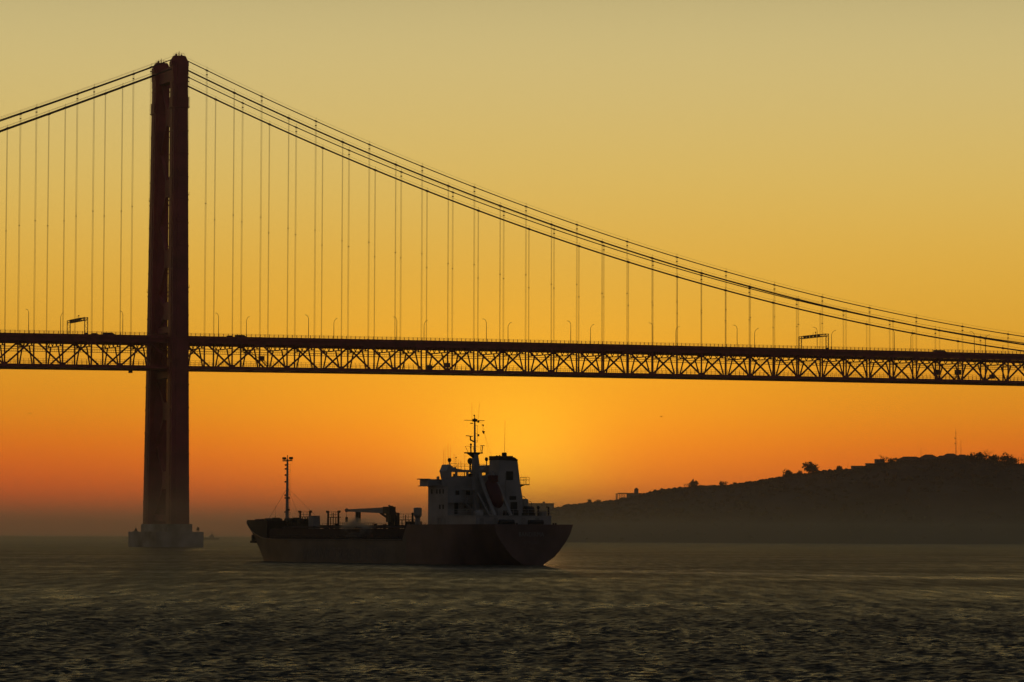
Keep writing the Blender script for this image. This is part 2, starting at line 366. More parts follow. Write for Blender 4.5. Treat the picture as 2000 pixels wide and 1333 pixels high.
# ------------------------------------------------------------------ buildings and masts on the ridge
def house(name, x0, x1, ytop, ybase, label, roof='hip', Y=TOP-2, depth=9, roof_px=4, cat='house', windows=3, chimney=None):
    s = F_PX/Y; a = at(x0, ybase, Y); b = at(x1, ybase, Y); top = at((x0+x1)/2, ytop, Y).z; z0 = min(a.z, b.z)-2.5; w = b.x-a.x
    root = empty(name, (a.x, Y, z0)); H = top-z0; rh = roof_px/s if roof != 'flat' else 0
    wl = MB(); wl.box(0, w, 0, depth, 0, H-rh); wl.build('wall', M['wall'], root)
    r = MB(); o = .35
    if roof == 'flat': r.box(-.25, w+.25, -.25, depth+.25, H, H+.4)
    else:
        i = min(w*.3, rh*2.2); r.add([(-o,-o,H-rh),(w+o,-o,H-rh),(w+o,depth+o,H-rh),(-o,depth+o,H-rh),(i,depth*.45,H),(w-i,depth*.45,H),(w-i,depth*.55,H),(i,depth*.55,H)],
                                      [(0,1,5,4),(1,2,6,5),(2,3,7,6),(3,0,4,7),(4,5,6,7),(0,3,2,1)])
    rf = r.build('roof', M['tile'] if roof != 'flat' else M['concrete'], root)
    for k in range(windows):
        cx = w*(k+.5)/windows; f = MB(); z1 = max(2.6, H-rh-1.9); f.box(cx-.55, cx+.55, -.06, .05, z1, z1+1.2)
        wn = f.build('window', M['black'], root)
        g = MB().bar((cx, -.08, z1), (cx, -.08, z1+1.2), .08); g.bar((cx-.6, -.08, z1-.04), (cx+.6, -.08, z1-.04), .1); g.build('frame', M['wall'], wn)
    if chimney:
        cx = (chimney-x0)/s; c = MB().box(cx-1.1, cx+1.1, depth*.4, depth*.4+1.6, H-.2, H+1.9); c.build('chimney', M['wall'], root)
    return tag(root, label, cat)
house('warehouse', 1016, 1082, 984, 1003, 'long pale flat roofed warehouse at the low end of the ridge, behind the tanker stern', 'flat', depth=14, chimney=1062, cat='building', windows=7)
house('flat_block', 1664, 1692, 911, 921, 'low flat roofed block right of the thin pole on the ridge', 'flat', cat='building')
house('flat_block', 1692, 1712, 906, 918, 'low block stepping up between the flat block and the white roofed one', 'flat', cat='building', Y=TOP+2, windows=2)
house('flat_block', 1710, 1727, 898, 910, 'square flat topped block left of the leafless ridge tree', 'flat', cat='building', windows=2)
house('ridge_house', 1755, 1802, 892, 905, 'long house with a low hipped roof on the ridge', roof_px=5, windows=4)
house('ridge_house', 1798, 1832, 888, 903, 'house with a flat topped hipped roof between two wide roofs on the ridge', roof_px=6, Y=TOP+4, windows=3)
house('ridge_house', 1830, 1852, 890, 903, 'small hip roofed annex left of the highest roof', roof_px=4, windows=2, Y=TOP+1)
house('ridge_house', 1841, 1874, 886, 903, 'highest house on the ridge, beneath the tall mast', roof_px=6, windows=3, Y=TOP+6)
house('ridge_house', 1868, 1893, 888, 902, 'house with rounded hip roof at the right of the highest roof', roof_px=5, windows=2, Y=TOP+3)
def villa():
    Y = TOP-6; s = F_PX/Y; a = at(1203, 981, Y); w = 50/s; root = empty('villa', (a.x, Y, a.z-1)); D = 7.
    H = (981-963)/s+1
    wl = MB(); wl.box(w*.42, w, .3, D, 0, H-.9); wl.box(0, w*.42, D-.35, D-.05, 0, 3.6); wl.box(0, .7, .3, D-.4, 0, H-.9); wl.build('wall', M['wall'], root)
    for k in range(5):
        x = .9+k*(w*.40-.9)/5+.5; MB().tube((x, .5, 0), (x, .5, H-.9), .38, .32, 8).build('column', M['wall'], root)
    r = MB(); r.prism([(-.4, H-.9), (w+.3, H-.9), (w+.3, H-.2), (3.6, H), (3.2, H)], 1, 0, D+.3); r.build('roof', M['tile'], root)
    t = MB(); x0 = 36/s; x1 = 44/s; t.box(x0, x1, 2, 2+(x1-x0), H-1, H+3.2); tw = t.build('tower', M['wall'], root)
    c = MB(); m = (x0+x1)/2; q = (x1-x0)/2; c.add([(x0-.3,1.7,H+3.2),(x1+.3,1.7,H+3.2),(x1+.3,2.3+2*q,H+3.2),(x0-.3,2.3+2*q,H+3.2),(m,2+q,H+4.9)], [(0,1,4),(1,2,4),(2,3,4),(3,0,4),(0,3,2,1)]); c.build('roof', M['tile'], tw)
    tag(root, 'open columned villa with a small square turret on the lower ridge', 'villa')
villa()
def ridge_mast(px, ytop, ybase, r, label, lattice=False):
    Y = TOP-3; a = at(px, ybase+3, Y); b = at(px, ytop, Y); h = b.z-a.z; root = empty('radio_mast', a)
    m = MB()
    if lattice:
        for k in range(3):
            q = 2*pi*k/3; m.tube((.55*cos(q), .55*sin(q), 0), (.16*cos(q), .16*sin(q), h*.86), .09, .06, 5)
        n = 18
        for i in range(n):
            z0, z1 = h*.86*i/n, h*.86*(i+1)/n; w0, w1 = .55-.39*i/n, .55-.39*(i+1)/n
            for k in range(3):
                q0, q1 = 2*pi*k/3, 2*pi*((k+1) % 3)/3; m.tube((w0*cos(q0), w0*sin(q0), z0), (w1*cos(q1), w1*sin(q1), z1), .045, .045, 4)
        m.tube((0,0,h*.8), (0,0,h), .12, .05, 5)
    else: m.tube((0,0,0), (0,0,h), r, r*.5, 6)
    m.build('mast', M['red_steel'], root)
    if lattice:
        for z in (.62, .45): MB().box(-1.1, .3, -.3, .3, h*z, h*z+.35).tube((-1, 0, h*z-.6), (-1, 0, h*z+1.4), .12).build('antenna', M['galv'], root)
    return tag(root, label, 'mast', 'masts and poles on the far hilltop')
ridge_mast(1867, 835, 890, .3, 'tallest lattice radio mast standing over the hilltop houses', True)
ridge_mast(1877, 858, 892, .2, 'shorter thin mast just right of the tall lattice mast')
ridge_mast(1799, 872, 893, .15, 'faint thin mast over the hipped roof houses')
ridge_mast(1656, 907, 918, .15, 'short pole on the ridge left of the flat blocks')
ridge_mast(1721, 889, 900, .09, 'very thin pole above the square flat topped block')

# ------------------------------------------------------------------ the suspension bridge
X0, Y0, AX = -129.7538, 1329.1527, .411897
P, W, SPAN = 11.351245, 22.5985, 506.4
bridge = tag(empty('suspension_bridge', (X0, Y0, 0), AX), 'long red suspension bridge with lattice truss deck and tall steel tower in the water', 'bridge')
def deck_z(s): return 81.627+(2.5258*(1-(1-s/SPAN)**2) if s > 0 else 2.5258*2*s/SPAN)
def cable_z(s, up):
    z, S, g, q = (190.2013, 104.9287, .416096, .000225) if up else (186.5771, 104.7859, .415654, .000105)
    return z-S*(1-(1-s/SPAN)**2) if s >= 0 else z+g*s+q*s*s
DEP = 12.77
NODES = list(range(-15, 47))
# pier
pb = MB(); pb.box(-9.8, 9.2, -7.5, 28.3, -6, 5.95); pb.box(-9.92, 9.32, -7.65, 28.45, 5.2, 5.6)
pier = pb.build('pier', M['concrete'], bridge)
MB().box(-4.9, 4.9, -6.6, 27.6, 5.95, 8.95).build('plinth', M['concrete'], pier)
# tower legs
def leg_axis(t0, t1): return lambda z: t0+(t1-t0)*(z-9)/(188-9)
for side in (0, 1):
    ty = leg_axis(-3.3, 0.) if side == 0 else leg_axis(W+3.3, W)
    mb = MB(); zs = [8.95]+[9+k*8.95 for k in range(1, 21)]
    def half(z): f = max(0., (z-9)/179.); return (3.75-1.0*f**.9, 3.15-.55*f)
    for z0, z1 in zip(zs[:-1], zs[1:]):
        h0, h1 = half(z0), half(z1)
        mb.taper((0, ty(z0), z0), h0, (0, ty(z1), z1-.02), h1)                      # plated section
        mb.taper((0, ty(z0), z0+.3), (h0[0]*.55, h0[1]+.28), (0, ty(z1), z1-.3), (h1[0]*.55, h1[1]+.28))   # raised middle cell
        mb.taper((0, ty(z0), z0+.3), (h0[0]+.22, h0[1]*.5), (0, ty(z1), z1-.3), (h1[0]+.22, h1[1]*.5))
        hh = half(z1); mb.taper((0, ty(z1), z1-.35), (hh[0]+.1, hh[1]+.1), (0, ty(z1), z1+.15), (hh[0]+.1, hh[1]+.1))   # splice band
    leg = mb.build('tower_leg', M['tower_steel'], bridge)
    y = ty(188.)
    sd_ = MB(); sd_.prism([(-3.5, 186.6), (3.5, 186.6), (3.5, 188.), (2.1, 190.5), (-2.1, 190.5), (-3.5, 188.)], 1, y-1.5, y+1.5)
    sd_.box(-3.15, 3.15, y-2.3, y+2.3, 183.2, 186.6); sd_.box(-2.95, 2.95, y-2.5, y+2.5, 180.5, 183.2); sd_.build('cable_saddle', M['tower_steel'], leg)
    r = MB()
    for x in (-1.7, -.6, .5, 1.6): r.tube((x, y-1.2, 190.5), (x, y-1.2, 191.6), .07); r.tube((x, y+1.2, 190.5), (x, y+1.2, 191.6), .07)
    r.tube((-1.7, y-1.2, 191.55), (1.6, y-1.2, 191.55), .045); r.tube((0, y, 190.5), (0, y, 192.4), .1); r.box(-1.5, -.9, y-.4, y+.4, 190.5, 191.3); r.box(.7, 1.2, y-.3, y+.3, 190.5, 191.1)
    r.build('railing', M['red_steel'], leg)
    for zz, e in ((170.2, .55), (136, .3), (100, .3)):
        h_ = half(zz); yy = ty(zz); pl = MB(); pl.box(-h_[0]-e, h_[0]+e, yy-h_[1]-e, yy+h_[1]+e, zz, zz+.25)
        hgt = 4.2 if e > .5 else 1.2
        for sx_ in (-1, 1):
            for sy_ in (-1, 1): pl.tube((sx_*(h_[0]+e-.08), yy+sy_*(h_[1]+e-.08), zz), (sx_*(h_[0]+e-.08), yy+sy_*(h_[1]+e-.08), zz+hgt), .06)
        if e > .5: pl.box(-h_[0]-.45, h_[0]+.45, yy-h_[1]*.8, yy+h_[1]*.8, zz+.25, zz+4.2)
        else: pl.box(-h_[0]-e, -h_[0]-e+.05, yy-h_[1]-e, yy+h_[1]+e, zz+1.1, zz+1.2)
        pl.build('access_platform', M['tower_steel'], leg)
ny_, fy_ = leg_axis(-3.3, 0.), leg_axis(W+3.3, W)
def strut(z0, z1, hx, name='portal_strut'):
    zc_ = (z0+z1)/2; a, b = ny_(zc_)+2.3, fy_(zc_)-2.3; m = MB(); m.box(-hx, hx, a, b, z0, z1); m.box(-hx-.08, hx+.08, a, b, z0, z0+.35); m.box(-hx-.08, hx+.08, a, b, z1-.35, z1)
    return m.build(name, M['tower_steel'], bridge)
strut(181.3, 187, 1.6); strut(83.2, 85.6, 1.1); strut(65.6, 68.2, 1.4); strut(10, 12.6, 1.3)
for z0, z1, w in ((153.8, 181.6, 1.25), (126, 153.8, 1.25), (98.4, 126, 1.25), (85.4, 98.4, 1.2), (39.5, 66, 1.3), (12.4, 39.5, 1.3)):
    for q in (0, 1):
        za, zb = (z0, z1) if q == 0 else (z1, z0); m = MB()
        m.bar((-.02*q, ny_(za)+2.2, za), (-.02*q, fy_(zb)-2.2, zb), w+q*.03, w*1.05, side=(0,0,1))
        m.build('cross_brace', M['tower_steel'], bridge)
    zm = (z0+z1)/2; MB().box(-.62, .62, W/2-3.2, W/2+3.2, zm-3.4, zm+3.4).build('gusset_plate', M['tower_steel'], bridge)
# chords, deck
def ribbon(name, t0, t1, zlo, zhi, mat, s0=NODES[0], s1=NODES[-1], parent=bridge):
    m = MB(); ns = list(range(s0, s1+1)); vs = []
    for k in ns:
        s = k*P; z = deck_z(s); vs += [(s, t0, z+zlo), (s, t1, z+zlo), (s, t1, z+zhi), (s, t0, z+zhi)]
    fs = [(4*i+a, 4*i+(a+1) % 4, 4*i+4+(a+1) % 4, 4*i+4+a) for i in range(len(ns)-1) for a in range(4)]+[(3,2,1,0), tuple(4*(len(ns)-1)+a for a in range(4))]
    m.add(vs, fs); return m.build(name, mat, parent)
ribbon('road_deck', -.75, W+.75, -.95, -.6, M['asphalt'])
for y in (-.95, W+.75): ribbon('deck_fascia', y, y+.2, -1.15, .0, M['red_steel'])
for y in (-.45, W-.45):
    ribbon('top_chord', y, y+.9, -2.75, -1.5, M['red_steel']); ribbon('bottom_chord', y, y+.9, -DEP, -DEP+1.15, M['red_steel'])
for y in (2.4, 6.6, 11.2, 15.4, 19.8): ribbon('stringer', y, y+.3, -1.35, -.4, M['red_steel'])
ribbon('rail_deck', .5, W-.5, -DEP+.35, -DEP+.75, M['red_steel'])
for y in (7., 15.): ribbon('rail_girder', y, y+.35, -DEP+.75, -DEP+1.5, M['red_steel'])
# trusses
for pl_, t in ((0, 0.), (1, W)):
    for k in NODES[:-1]:
        s0, s1 = k*P, (k+1)*P; za = (deck_z(s0)-2.1) if k % 2 else (deck_z(s0)-DEP+.6); zb = (deck_z(s1)-DEP+.6) if k % 2 else (deck_z(s1)-2.1)
        MB().bar((s0, t, za), (s1, t, zb), .6, .6, side=(0,1,0)).build('diagonal', M['red_steel'], bridge)
    for k in NODES:
        s, z = k*P, deck_z(k*P); m = MB(); m.bar((s, t, z-DEP+1.1), (s, t, z-2.7), .5, .5, side=(0,1,0))
        g0, g1 = (z-3.35, z-2.7) if k % 2 else (z-DEP+1.15, z-DEP+1.85)
        m.box(s-.95, s+.95, t-.3, t+.3, g0, g1)
        m.build('post', M['red_steel'], bridge)
for k in NODES:
    s, z = k*P, deck_z(k*P); m = MB(); zl = z-4.6
    m.box(s-.16, s+.16, .5, W-.5, zl, zl+.32); m.box(s-.16, s+.16, .5, W-.5, z-1.75, z-1.38); n = 8
    for i in range(n):
        a = .5+(W-1)*i/n; b = .5+(W-1)*(i+1)/n
        m.bar((s, a, zl+.2 if i % 2 else z-1.6), (s, b, z-1.6 if i % 2 else zl+.2), .28, .28)
    for y0, y1 in ((2., 6.3), (W-2., W-6.3)): m.bar((s, y0, z-DEP+.8), (s, y1, zl+.1), .45, .45, side=(1,0,0))
    m.box(s-.2, s+.2, .5, W-.5, z-DEP-.02, z-DEP+.33)
    m.build('floor_beam', M['red_steel'], bridge)
lat = MB()
for k in NODES[:-1]:
    s0, s1 = k*P, (k+1)*P; z0, z1 = deck_z(s0)-4.45, deck_z(s1)-4.45
    lat.bar((s0, 6, z0), (s1, 12.3, z1), .14); lat.bar((s1, 12.3, z1), (s0, W-6, z0), .14)
lat.build('wind_bracing', M['red_steel'], bridge)
wk = MB(); s = NODES[0]*P
while s < NODES[-1]*P:
    z = deck_z(s); z2 = deck_z(s+2.8375)
    for dz in (-5.35, -6.3): wk.bar((s, W*.5, z+dz), (s+2.8375, W*.5, z2+dz), .2, .2)
    for q in range(3): wk.bar((s+q*.95, W*.5, z-6.3), (s+q*.95, W*.5, z-5.35), .07)
    s += 2.8375
wk.build('service_walkway', M['red_steel'], bridge)
def rail(name, t, z0, hgt, step, r, mids, fine=False):
    m = MB(); s = NODES[0]*P
    while s < NODES[-1]*P:
        z = deck_z(s)+z0; m.box(s-r, s+r, t-r, t+r, z, z+hgt); s += step
    for zz in mids:
        for k in NODES[:-1]: m.bar((k*P, t, deck_z(k*P)+z0+zz), ((k+1)*P, t, deck_z((k+1)*P)+z0+zz), .07)
    o = m.build(name, M['red_steel'], bridge); o['kind'] = 'stuff'; return o
rail('parapet_railing', -.6, -.02, 1.1, 1.892, .09, (1.08, .75, .4)); rail('parapet_railing', W+.6, -.02, 1.1, 1.892, .065, (1.08, .7))
rail('walkway_railing', 2.0, -DEP+.75, 2.6, 1.9, .05, (2.6, 1.9, 1.2)); rail('walkway_railing', W-2.0, -DEP+.75, 2.6, 1.9, .05, (2.6, 1.9))
# cables and hangers
for pl_, t in ((0, 0.), (1, W)):
    for up, r in ((True, .2), (False, .31)):
        pts = [(k*P/2, t, cable_z(k*P/2, up)) for k in range(NODES[0]*2, NODES[-1]*2+1)]
        cb = MB().path(pts, r, 8).build('main_cable', M['cable'], bridge, True)
        hr = MB().path([(x, y, z+1.15) for x, y, z in pts], .035, 4)
        for k in NODES:
            if (k % 2 == 1) == up and k: hr.tube((k*P, t, cable_z(k*P, up)), (k*P+.12, t, cable_z(k*P, up)+1.6), .05, .04, 4)
        hr.build('hand_rope', M['cable'], cb)
        for k in NODES:
            if (k % 2 == 1) != up or k == 0: continue
            s = k*P; zt, zb = cable_z(s, up), deck_z(s)-.4
            if zt-zb < .8: continue
            sl = (cable_z(s+.5, up)-cable_z(s-.5, up)); b = MB()
            b.tube((s-.5, t, zt-.5*sl), (s+.5, t, zt+.5*sl), r+.13, r+.13, 8)
            e = .2 if up else .13
            for dx in (-e, e):
                for dy in (-.22, .22): b.tube((s+dx, t+dy, zb), (s+dx, t+dy, zt-.1), .028, .028, 4, False)
            if up: b.box(s-.3, s+.3, t-.3, t+.3, zt-1.9, zt-1.55)
            b.box(s-.28, s+.28, t-.28, t+.28, (zt+zb)/2-.1, (zt+zb)/2+.1) if zt-zb > 20 else None
            b.box(s-.35, s+.35, t-.3, t+.3, zb, zb+.5)
            b.build('hanger', M['rope'], cb)

def on_bridge(name, s, t, dz=0, rz=0): 
    return empty(name, (X0+s*cos(AX)-t*sin(AX), Y0+s*sin(AX)+t*cos(AX), deck_z(s)+dz), AX+rz)
# street lamps
lamp0 = empty('street_lamp')
m = MB(); m.tube((0,0,-.4), (0,0,2.6), .13, .12, 8); m.tube((0,0,2.6), (0,0,7.7), .12, .09, 6); m.build('pole', M['galv'], lamp0)
m = MB(); m.path([(0,0,7.6), (0,.35,8.3), (0,1.1,8.9), (0,2.2,9.25)], [.09, .085, .08, .075], 6); m.build('arm', M['galv'], lamp0)
m = MB(); m.taper((0,2.55,9.2), (.1,.4), (0,2.55,9.34), (.07,.34)); m.build('lamp_head', M['galv'], lamp0)
near_s = [-96.9, -59.1, -21.9, 16.8, 54.0, 91.3, 130.0, 167.3, 204.3, 243.2, 280.9, 318.0, 357.3, 394.8]
far_s = [-77.3, -39.6, -2.4, 36.6, 73.7, 112.8, 150.0, 187.3, 226.8, 264.0, 301.1, 340.1, 377.6, 415.]
words = ['cut off beyond the left edge', 'at the far left edge of the bridge', 'between the small sign gantry and the tower', 'first right of the tower', 'second right of the tower', 'third right of the tower', 'fourth right of the tower', 'fifth right of the tower',
         'sixth right of the tower', 'seventh right of the tower', 'eighth right of the tower', 'ninth right of the tower, rising behind the wide sign gantry', 'tenth right of the tower', 'eleventh right of the tower']
wf = ['beyond the left edge', 'just left of the small sign gantry', 'hidden behind the tower', 'first right of the tower', 'second right of the tower', 'third right of the tower', 'fourth right of the tower', 'fifth right of the tower', 'sixth right of the tower',
      'seventh right of the tower', 'eighth right of the tower', 'ninth right of the tower, right of the wide sign gantry', 'tenth right of the tower', 'eleventh right of the tower']
first = True
# nearer row arm 3.4 m reaching over the road, the farther row mirrored
for i in range(len(near_s)):
    if near_s[i] < -90 or near_s[i] > 380: continue
    o = lamp0 if first else copy_tree(lamp0); first = False
    s = near_s[i]; t = -.75; o.location = (X0+s*cos(AX)-t*sin(AX), Y0+s*sin(AX)+t*cos(AX), deck_z(s)); o.rotation_euler = (0, 0, AX)
    o.scale = (1, 1.25, 1); tag(o, 'near side street lamp with arm bending left, '+words[i].replace(', rising behind the wide sign gantry', ''), 'street lamp', 'street lamps on the near side of the bridge')
for i in range(len(far_s)):
    if far_s[i] < -60 or far_s[i] > 390 or abs(far_s[i]+2.4) < .5: continue
    o = copy_tree(lamp0); s = far_s[i]; t = W+.75; o.location = (X0+s*cos(AX)-t*sin(AX), Y0+s*sin(AX)+t*cos(AX), deck_z(s)); o.rotation_euler = (0, 0, AX+pi)
    tag(o, 'far side street lamp with arm bending right, '+wf[i].replace(', right of the wide sign gantry', ''), 'street lamp', 'street lamps on the far side of the bridge')
# sign gantries
for s, lab in ((-36.4, 'portal sign gantry over the road left of the tower'), (285.8, 'portal sign gantry over the road near the right end of the deck')):
    g = on_bridge('sign_gantry', s, 0)
    for y in (-.55, W+.55):
        m = MB()
        for x in (-.6, .6): m.bar((x, y, -.5), (x, y, 6.5), .26, .26)
        for k in range(6): m.bar((-.6 if k % 2 else .6, y, k*1.05), (.6 if k % 2 else -.6, y, (k+1)*1.05), .09)
        m.box(-.75, .75, y-.3, y+.3, -.1, .5); m.build('upright', M['galv'], g)
    m = MB()
    for x in (-.6, .6):
        for z in (5.45, 6.4): m.bar((x, -.6, z), (x, W+.6, z), .22, .22)
        for k in range(16):
            y0, y1 = -.5+k*(W+1)/16, -.5+(k+1)*(W+1)/16; m.bar((x, y0, 5.45 if k % 2 else 6.4), (x, y1, 6.4 if k % 2 else 5.45), .09)
    m.build('crossbeam', M['galv'], g)
    for y in (4.5, 7.6, 10.7, 13.8, 16.6): MB().box(-.95, -.68, y, y+2.1, 5.35, 6.55).build('sign_panel', M['black'], g)
    m = MB(); m.tube((0, 9.5, 6.4), (0, 9.5, 7.5), .1); m.tube((0, 11.8, 6.4), (0, 11.8, 7.7), .06); m.box(-.2, .2, 9.3, 9.7, 7.4, 7.8); m.build('camera', M['black'], g)
    tag(g, lab, 'gantry', 'sign gantries over the bridge road')
# vehicles
def vehicle(name, s, t, L, Wd, H, label, col, van=False):
    g = on_bridge(name, s, t+5.5, -.6); b = MB()
    if van: b.prism([(-L/2, .35), (L/2, .35), (L/2, 1.0), (L/2-.9, 1.25), (L/2-1.7, H), (-L/2, H)], 1, -Wd/2, Wd/2)
    else: b.prism([(-L/2, .35), (L/2, .35), (L/2, .8), (L/2-1.1, .95), (-L/2, .98)], 1, -Wd/2, Wd/2)
    b.build('body', col, g)
    c = MB()
    if not van: c.prism([(-L/2+.5, .96), (L/2-1.2, .94), (L/2-2.0, H), (-L/2+1.1, H)], 1, -Wd/2+.1, Wd/2-.1)
    else: c.box(-L/2+.3, L/2-1.8, -Wd/2-.02, Wd/2+.02, 1.3, H-.3)
    c.build('window', M['black'], g)
    for x in (-L*.31, L*.31):
        for y in (-Wd/2+.05, Wd/2-.05): MB().tube((x, y-.11, .33), (x, y+.11, .33), .33, .33, 12).build('wheel', M['dark'], g)
    return tag(g, label, 'van' if van else 'car')
vehicle('car', -30.2, 2.2, 4.6, 1.8, 1.5, 'dark car on the bridge deck between the small gantry and the tower', M['black'])
vehicle('van', -24.5, 2.4, 5.2, 2., 1.75, 'dark low van on the bridge deck just left of the tower', M['dark'], True)
vehicle('car', 24.6, 2.2, 4.4, 1.8, 1.5, 'car on the deck between the first two lamps right of the tower', M['dark'])
vehicle('van', 29.2, 2.4, 4.9, 1.9, 1.8, 'van close behind the car right of the tower', M['dark'], True)
vehicle('van', 345.7, 2.4, 6.0, 2.1, 1.8, 'van on the deck near the right edge of the picture', M['galv'], True)
# maintenance cradles hanging in the truss
def cradle(s, t, dz, w, h, label, ladder=0):
    g = on_bridge('maintenance_cradle', s, t, dz); b = MB(); b.box(-w/2, w/2, -.9, .9, 0, h); b.build('cabin', M['galv'], g)
    f = MB()
    for x in (-w/2, w/2):
        for y in (-.9, .9): f.tube((x, y, h), (x, y, h+1.), .06)
    f.box(-w/2-.15, w/2+.15, -1.05, 1.05, -.12, 0); f.build('frame', M['red_steel'], g)
    if ladder:
        l = MB(); q = ladder
        for y in (-.5, .5): l.bar((0, y, 0), (q, y, -3.3), .2); l.bar((0, y, 1.1), (q, y, -2.2), .12)
        for k in range(14): l.bar((q*k/14, -.5, -3.3*k/14), (q*k/14, .5, -3.3*k/14), .25, .07)
        l.build('stair', M['red_steel'], g)
    return tag(g, label, 'cradle')
cradle(109.3, 9, -11.3, 2.0, 1.9, 'dark square cabinet low inside the truss, left one of the two below the far hangers')
cradle(117.1, 9, -10.1, 2.0, 1.7, 'dark square cabinet hung a little higher, right one of the two inside the truss')
cradle(38.0, 9, -8.6, 1.9, 1.7, 'maintenance cabin with a short stair inside the truss near the tower', 3.2)
cradle(32.0, 9, -5.8, 2.4, .5, 'long sloping stair cradle inside the truss just right of the tower', 5.4)
cradle(344.5, 9, -9.3, 2.2, 2.2, 'dark maintenance cabin inside the truss at the right, left one of three', 2.5)
cradle(355.0, 9, -9.0, 2.4, 2.0, 'dark maintenance cabin with stair inside the truss at the right, middle one of three', -2.5)
cradle(372.0, 9, -10.4, 1.8, 1.7, 'dark maintenance cabin inside the truss at the right, rightmost one of three')
cradle(-15.6, 9, -14.1, 1.1, .9, 'small box hung under the deck just left of the tower')
# beacons on the pier
def local(s, t, z): return (X0+s*cos(AX)-t*sin(AX), Y0+s*sin(AX)+t*cos(AX), z)
g = empty('navigation_beacon', local(-7.8, 25, 5.95), AX)
MB().tube((0,0,0), (0,0,.3), .9, .9, 10).build('base', M['concrete'], g); MB().tube((0,0,.3), (0,0,1.5), .72, .12, 8).build('cone', M['black'], g); MB().tube((0,0,1.4), (0,0,2.4), .06, .04, 6).build('pole', M['dark'], g)
tag(g, 'small cone shaped beacon on the left end of the bridge pier', 'beacon')
g = empty('navigation_beacon', local(8.4, -3, 5.95), AX)
m = MB()
for x in (-.3, .3):
    for y in (-.3, .3): m.tube((x, y, 0), (x, y, .5), .05)
m.build('leg', M['dark'], g); MB().tube((0,0,.5), (0,0,1.55), .55, .5, 10).build('drum', M['dark'], g); MB().tube((0,0,1.55), (0,0,1.75), .68, .1, 10).tube((0,0,1.7), (0,0,2.1), .06).build('cap', M['dark'], g)
tag(g, 'round drum beacon on four feet on the right end of the bridge pier', 'beacon')

# ------------------------------------------------------------------ the tanker
TH = radians(58)
ship = tag(empty('tanker', (3.5336, 545.468, 0), pi-TH), 'small dark tanker heading away to the left, white accommodation and funnel at its stern', 'ship')
def hull():
    ws_f = [0, .16, .32, .48, .64, .8, .92, 1.]
    Fo = lambda w: float(np.interp(w, [-1.2, -.2, .3, 1.0, 1.85, 3.6, 5, 6.4], [.02, .18, .32, .48, .61, .81, .93, 1.]))
    st = [0, .6, 1.5, 3, 5, 7.5, 10.5, 14, 18, 22.5, 27.0, 27.25, 28.6, 35, 45, 55, 62]
    qs = [.08, .16, .25, .35, .45, .55, .64, .72, .79, .85, .9, .94, .97, .99, 1.]
    B = 7.45; vs = []; cols = []
    def top(u, q):
        if u <= 27.1: return 6.45
        if u < 28.5: return 6.2
        z = 3.95
        if q > .3: z += 3.2*((q-.3)/.7)**3.2
        return z
    rings = []
    for u in st:
        tp = 6.45 if u < 27.1 else (6.1 if u < 28 else 3.95)
        ring = []
        for f in ws_f:
            w = -1.2+(tp+1.2)*f; s_ = min(1, u/15.); s_ = s_*s_*(3-2*s_); k = Fo(w); b = B*(k+(1-k)*s_)
            ring.append((u, b, w))
        rings.append(ring)
    for q in qs:
        ring = []
        tp = top(62, q) if q <= .3 else 3.95+3.2*((q-.3)/.7)**3.2
        for f in ws_f:
            w = -1.2+(tp+1.2)*f; us = 90.6+7.06*(max(0, w)/7.3)**1.15; p = 1.75+.45*max(0, w)/7.3
            ring.append((62+q*(us-62), B*max(0, 1-q**p)**.85, w))
        rings.append(ring)
    n = len(ws_f); k = len(rings); mb = MB()
    allv = [p for r in rings for p in r]+[(u, -v, w) for r in rings for u, v, w in r]; o = n*k; fs = []; mi = []
    for i in range(k-1):
        for j in range(n-1):
            a, b, c_, d = i*n+j, (i+1)*n+j, (i+1)*n+j+1, i*n+j+1
            fs.append((a, b, c_, d)); fs.append((o+d, o+c_, o+b, o+a)); mi += [1 if i < 11 else 0]*2
    for j in range(n-1): fs.append((j, j+1, o+j+1, o+j)); mi.append(1)
    mb.v = allv; mb.f = fs; mb.mi = mi
    h = mb.build('hull', [M['hull'], M['hull_stern']], ship, True)
    md = h.modifiers.new('edge', 'EDGE_SPLIT'); md.split_angle = radians(32)
    return h, rings
hl, rings = hull()
# rubbing strake along the deck edge, bulwark rail
m = MB(); m.path([(28.6, 7.5, 3.9), (45, 7.5, 3.9), (62, 7.5, 3.9)]+[(r[-1][0], r[-1][1]+.06, r[-1][2]-.05) for r in rings[17:]], .09, 5); m.build('rubbing_strake', M['hull'], hl)
# decks
def plate(name, outline, z, mat): MB().add([(u, v, z) for u, v in outline], [tuple(range(len(outline)))]).build(name, mat, ship)
fo = [(r[-1][0], r[-1][1]) for r in rings]
plate('poop_deck', [(0.1, 7.3), (27, 7.3), (27, -7.3), (.1, -7.3)], 6.1, M['deck_red'])
md_ = [(27, 7.3), (62, 7.3)]+[(r[-3][0]-.2, max(0, r[-3][1]-.1)) for r in rings[17:27]]
plate('main_deck', md_+[(u, -v) for u, v in md_[::-1]], 3.7, M['deck_red'])
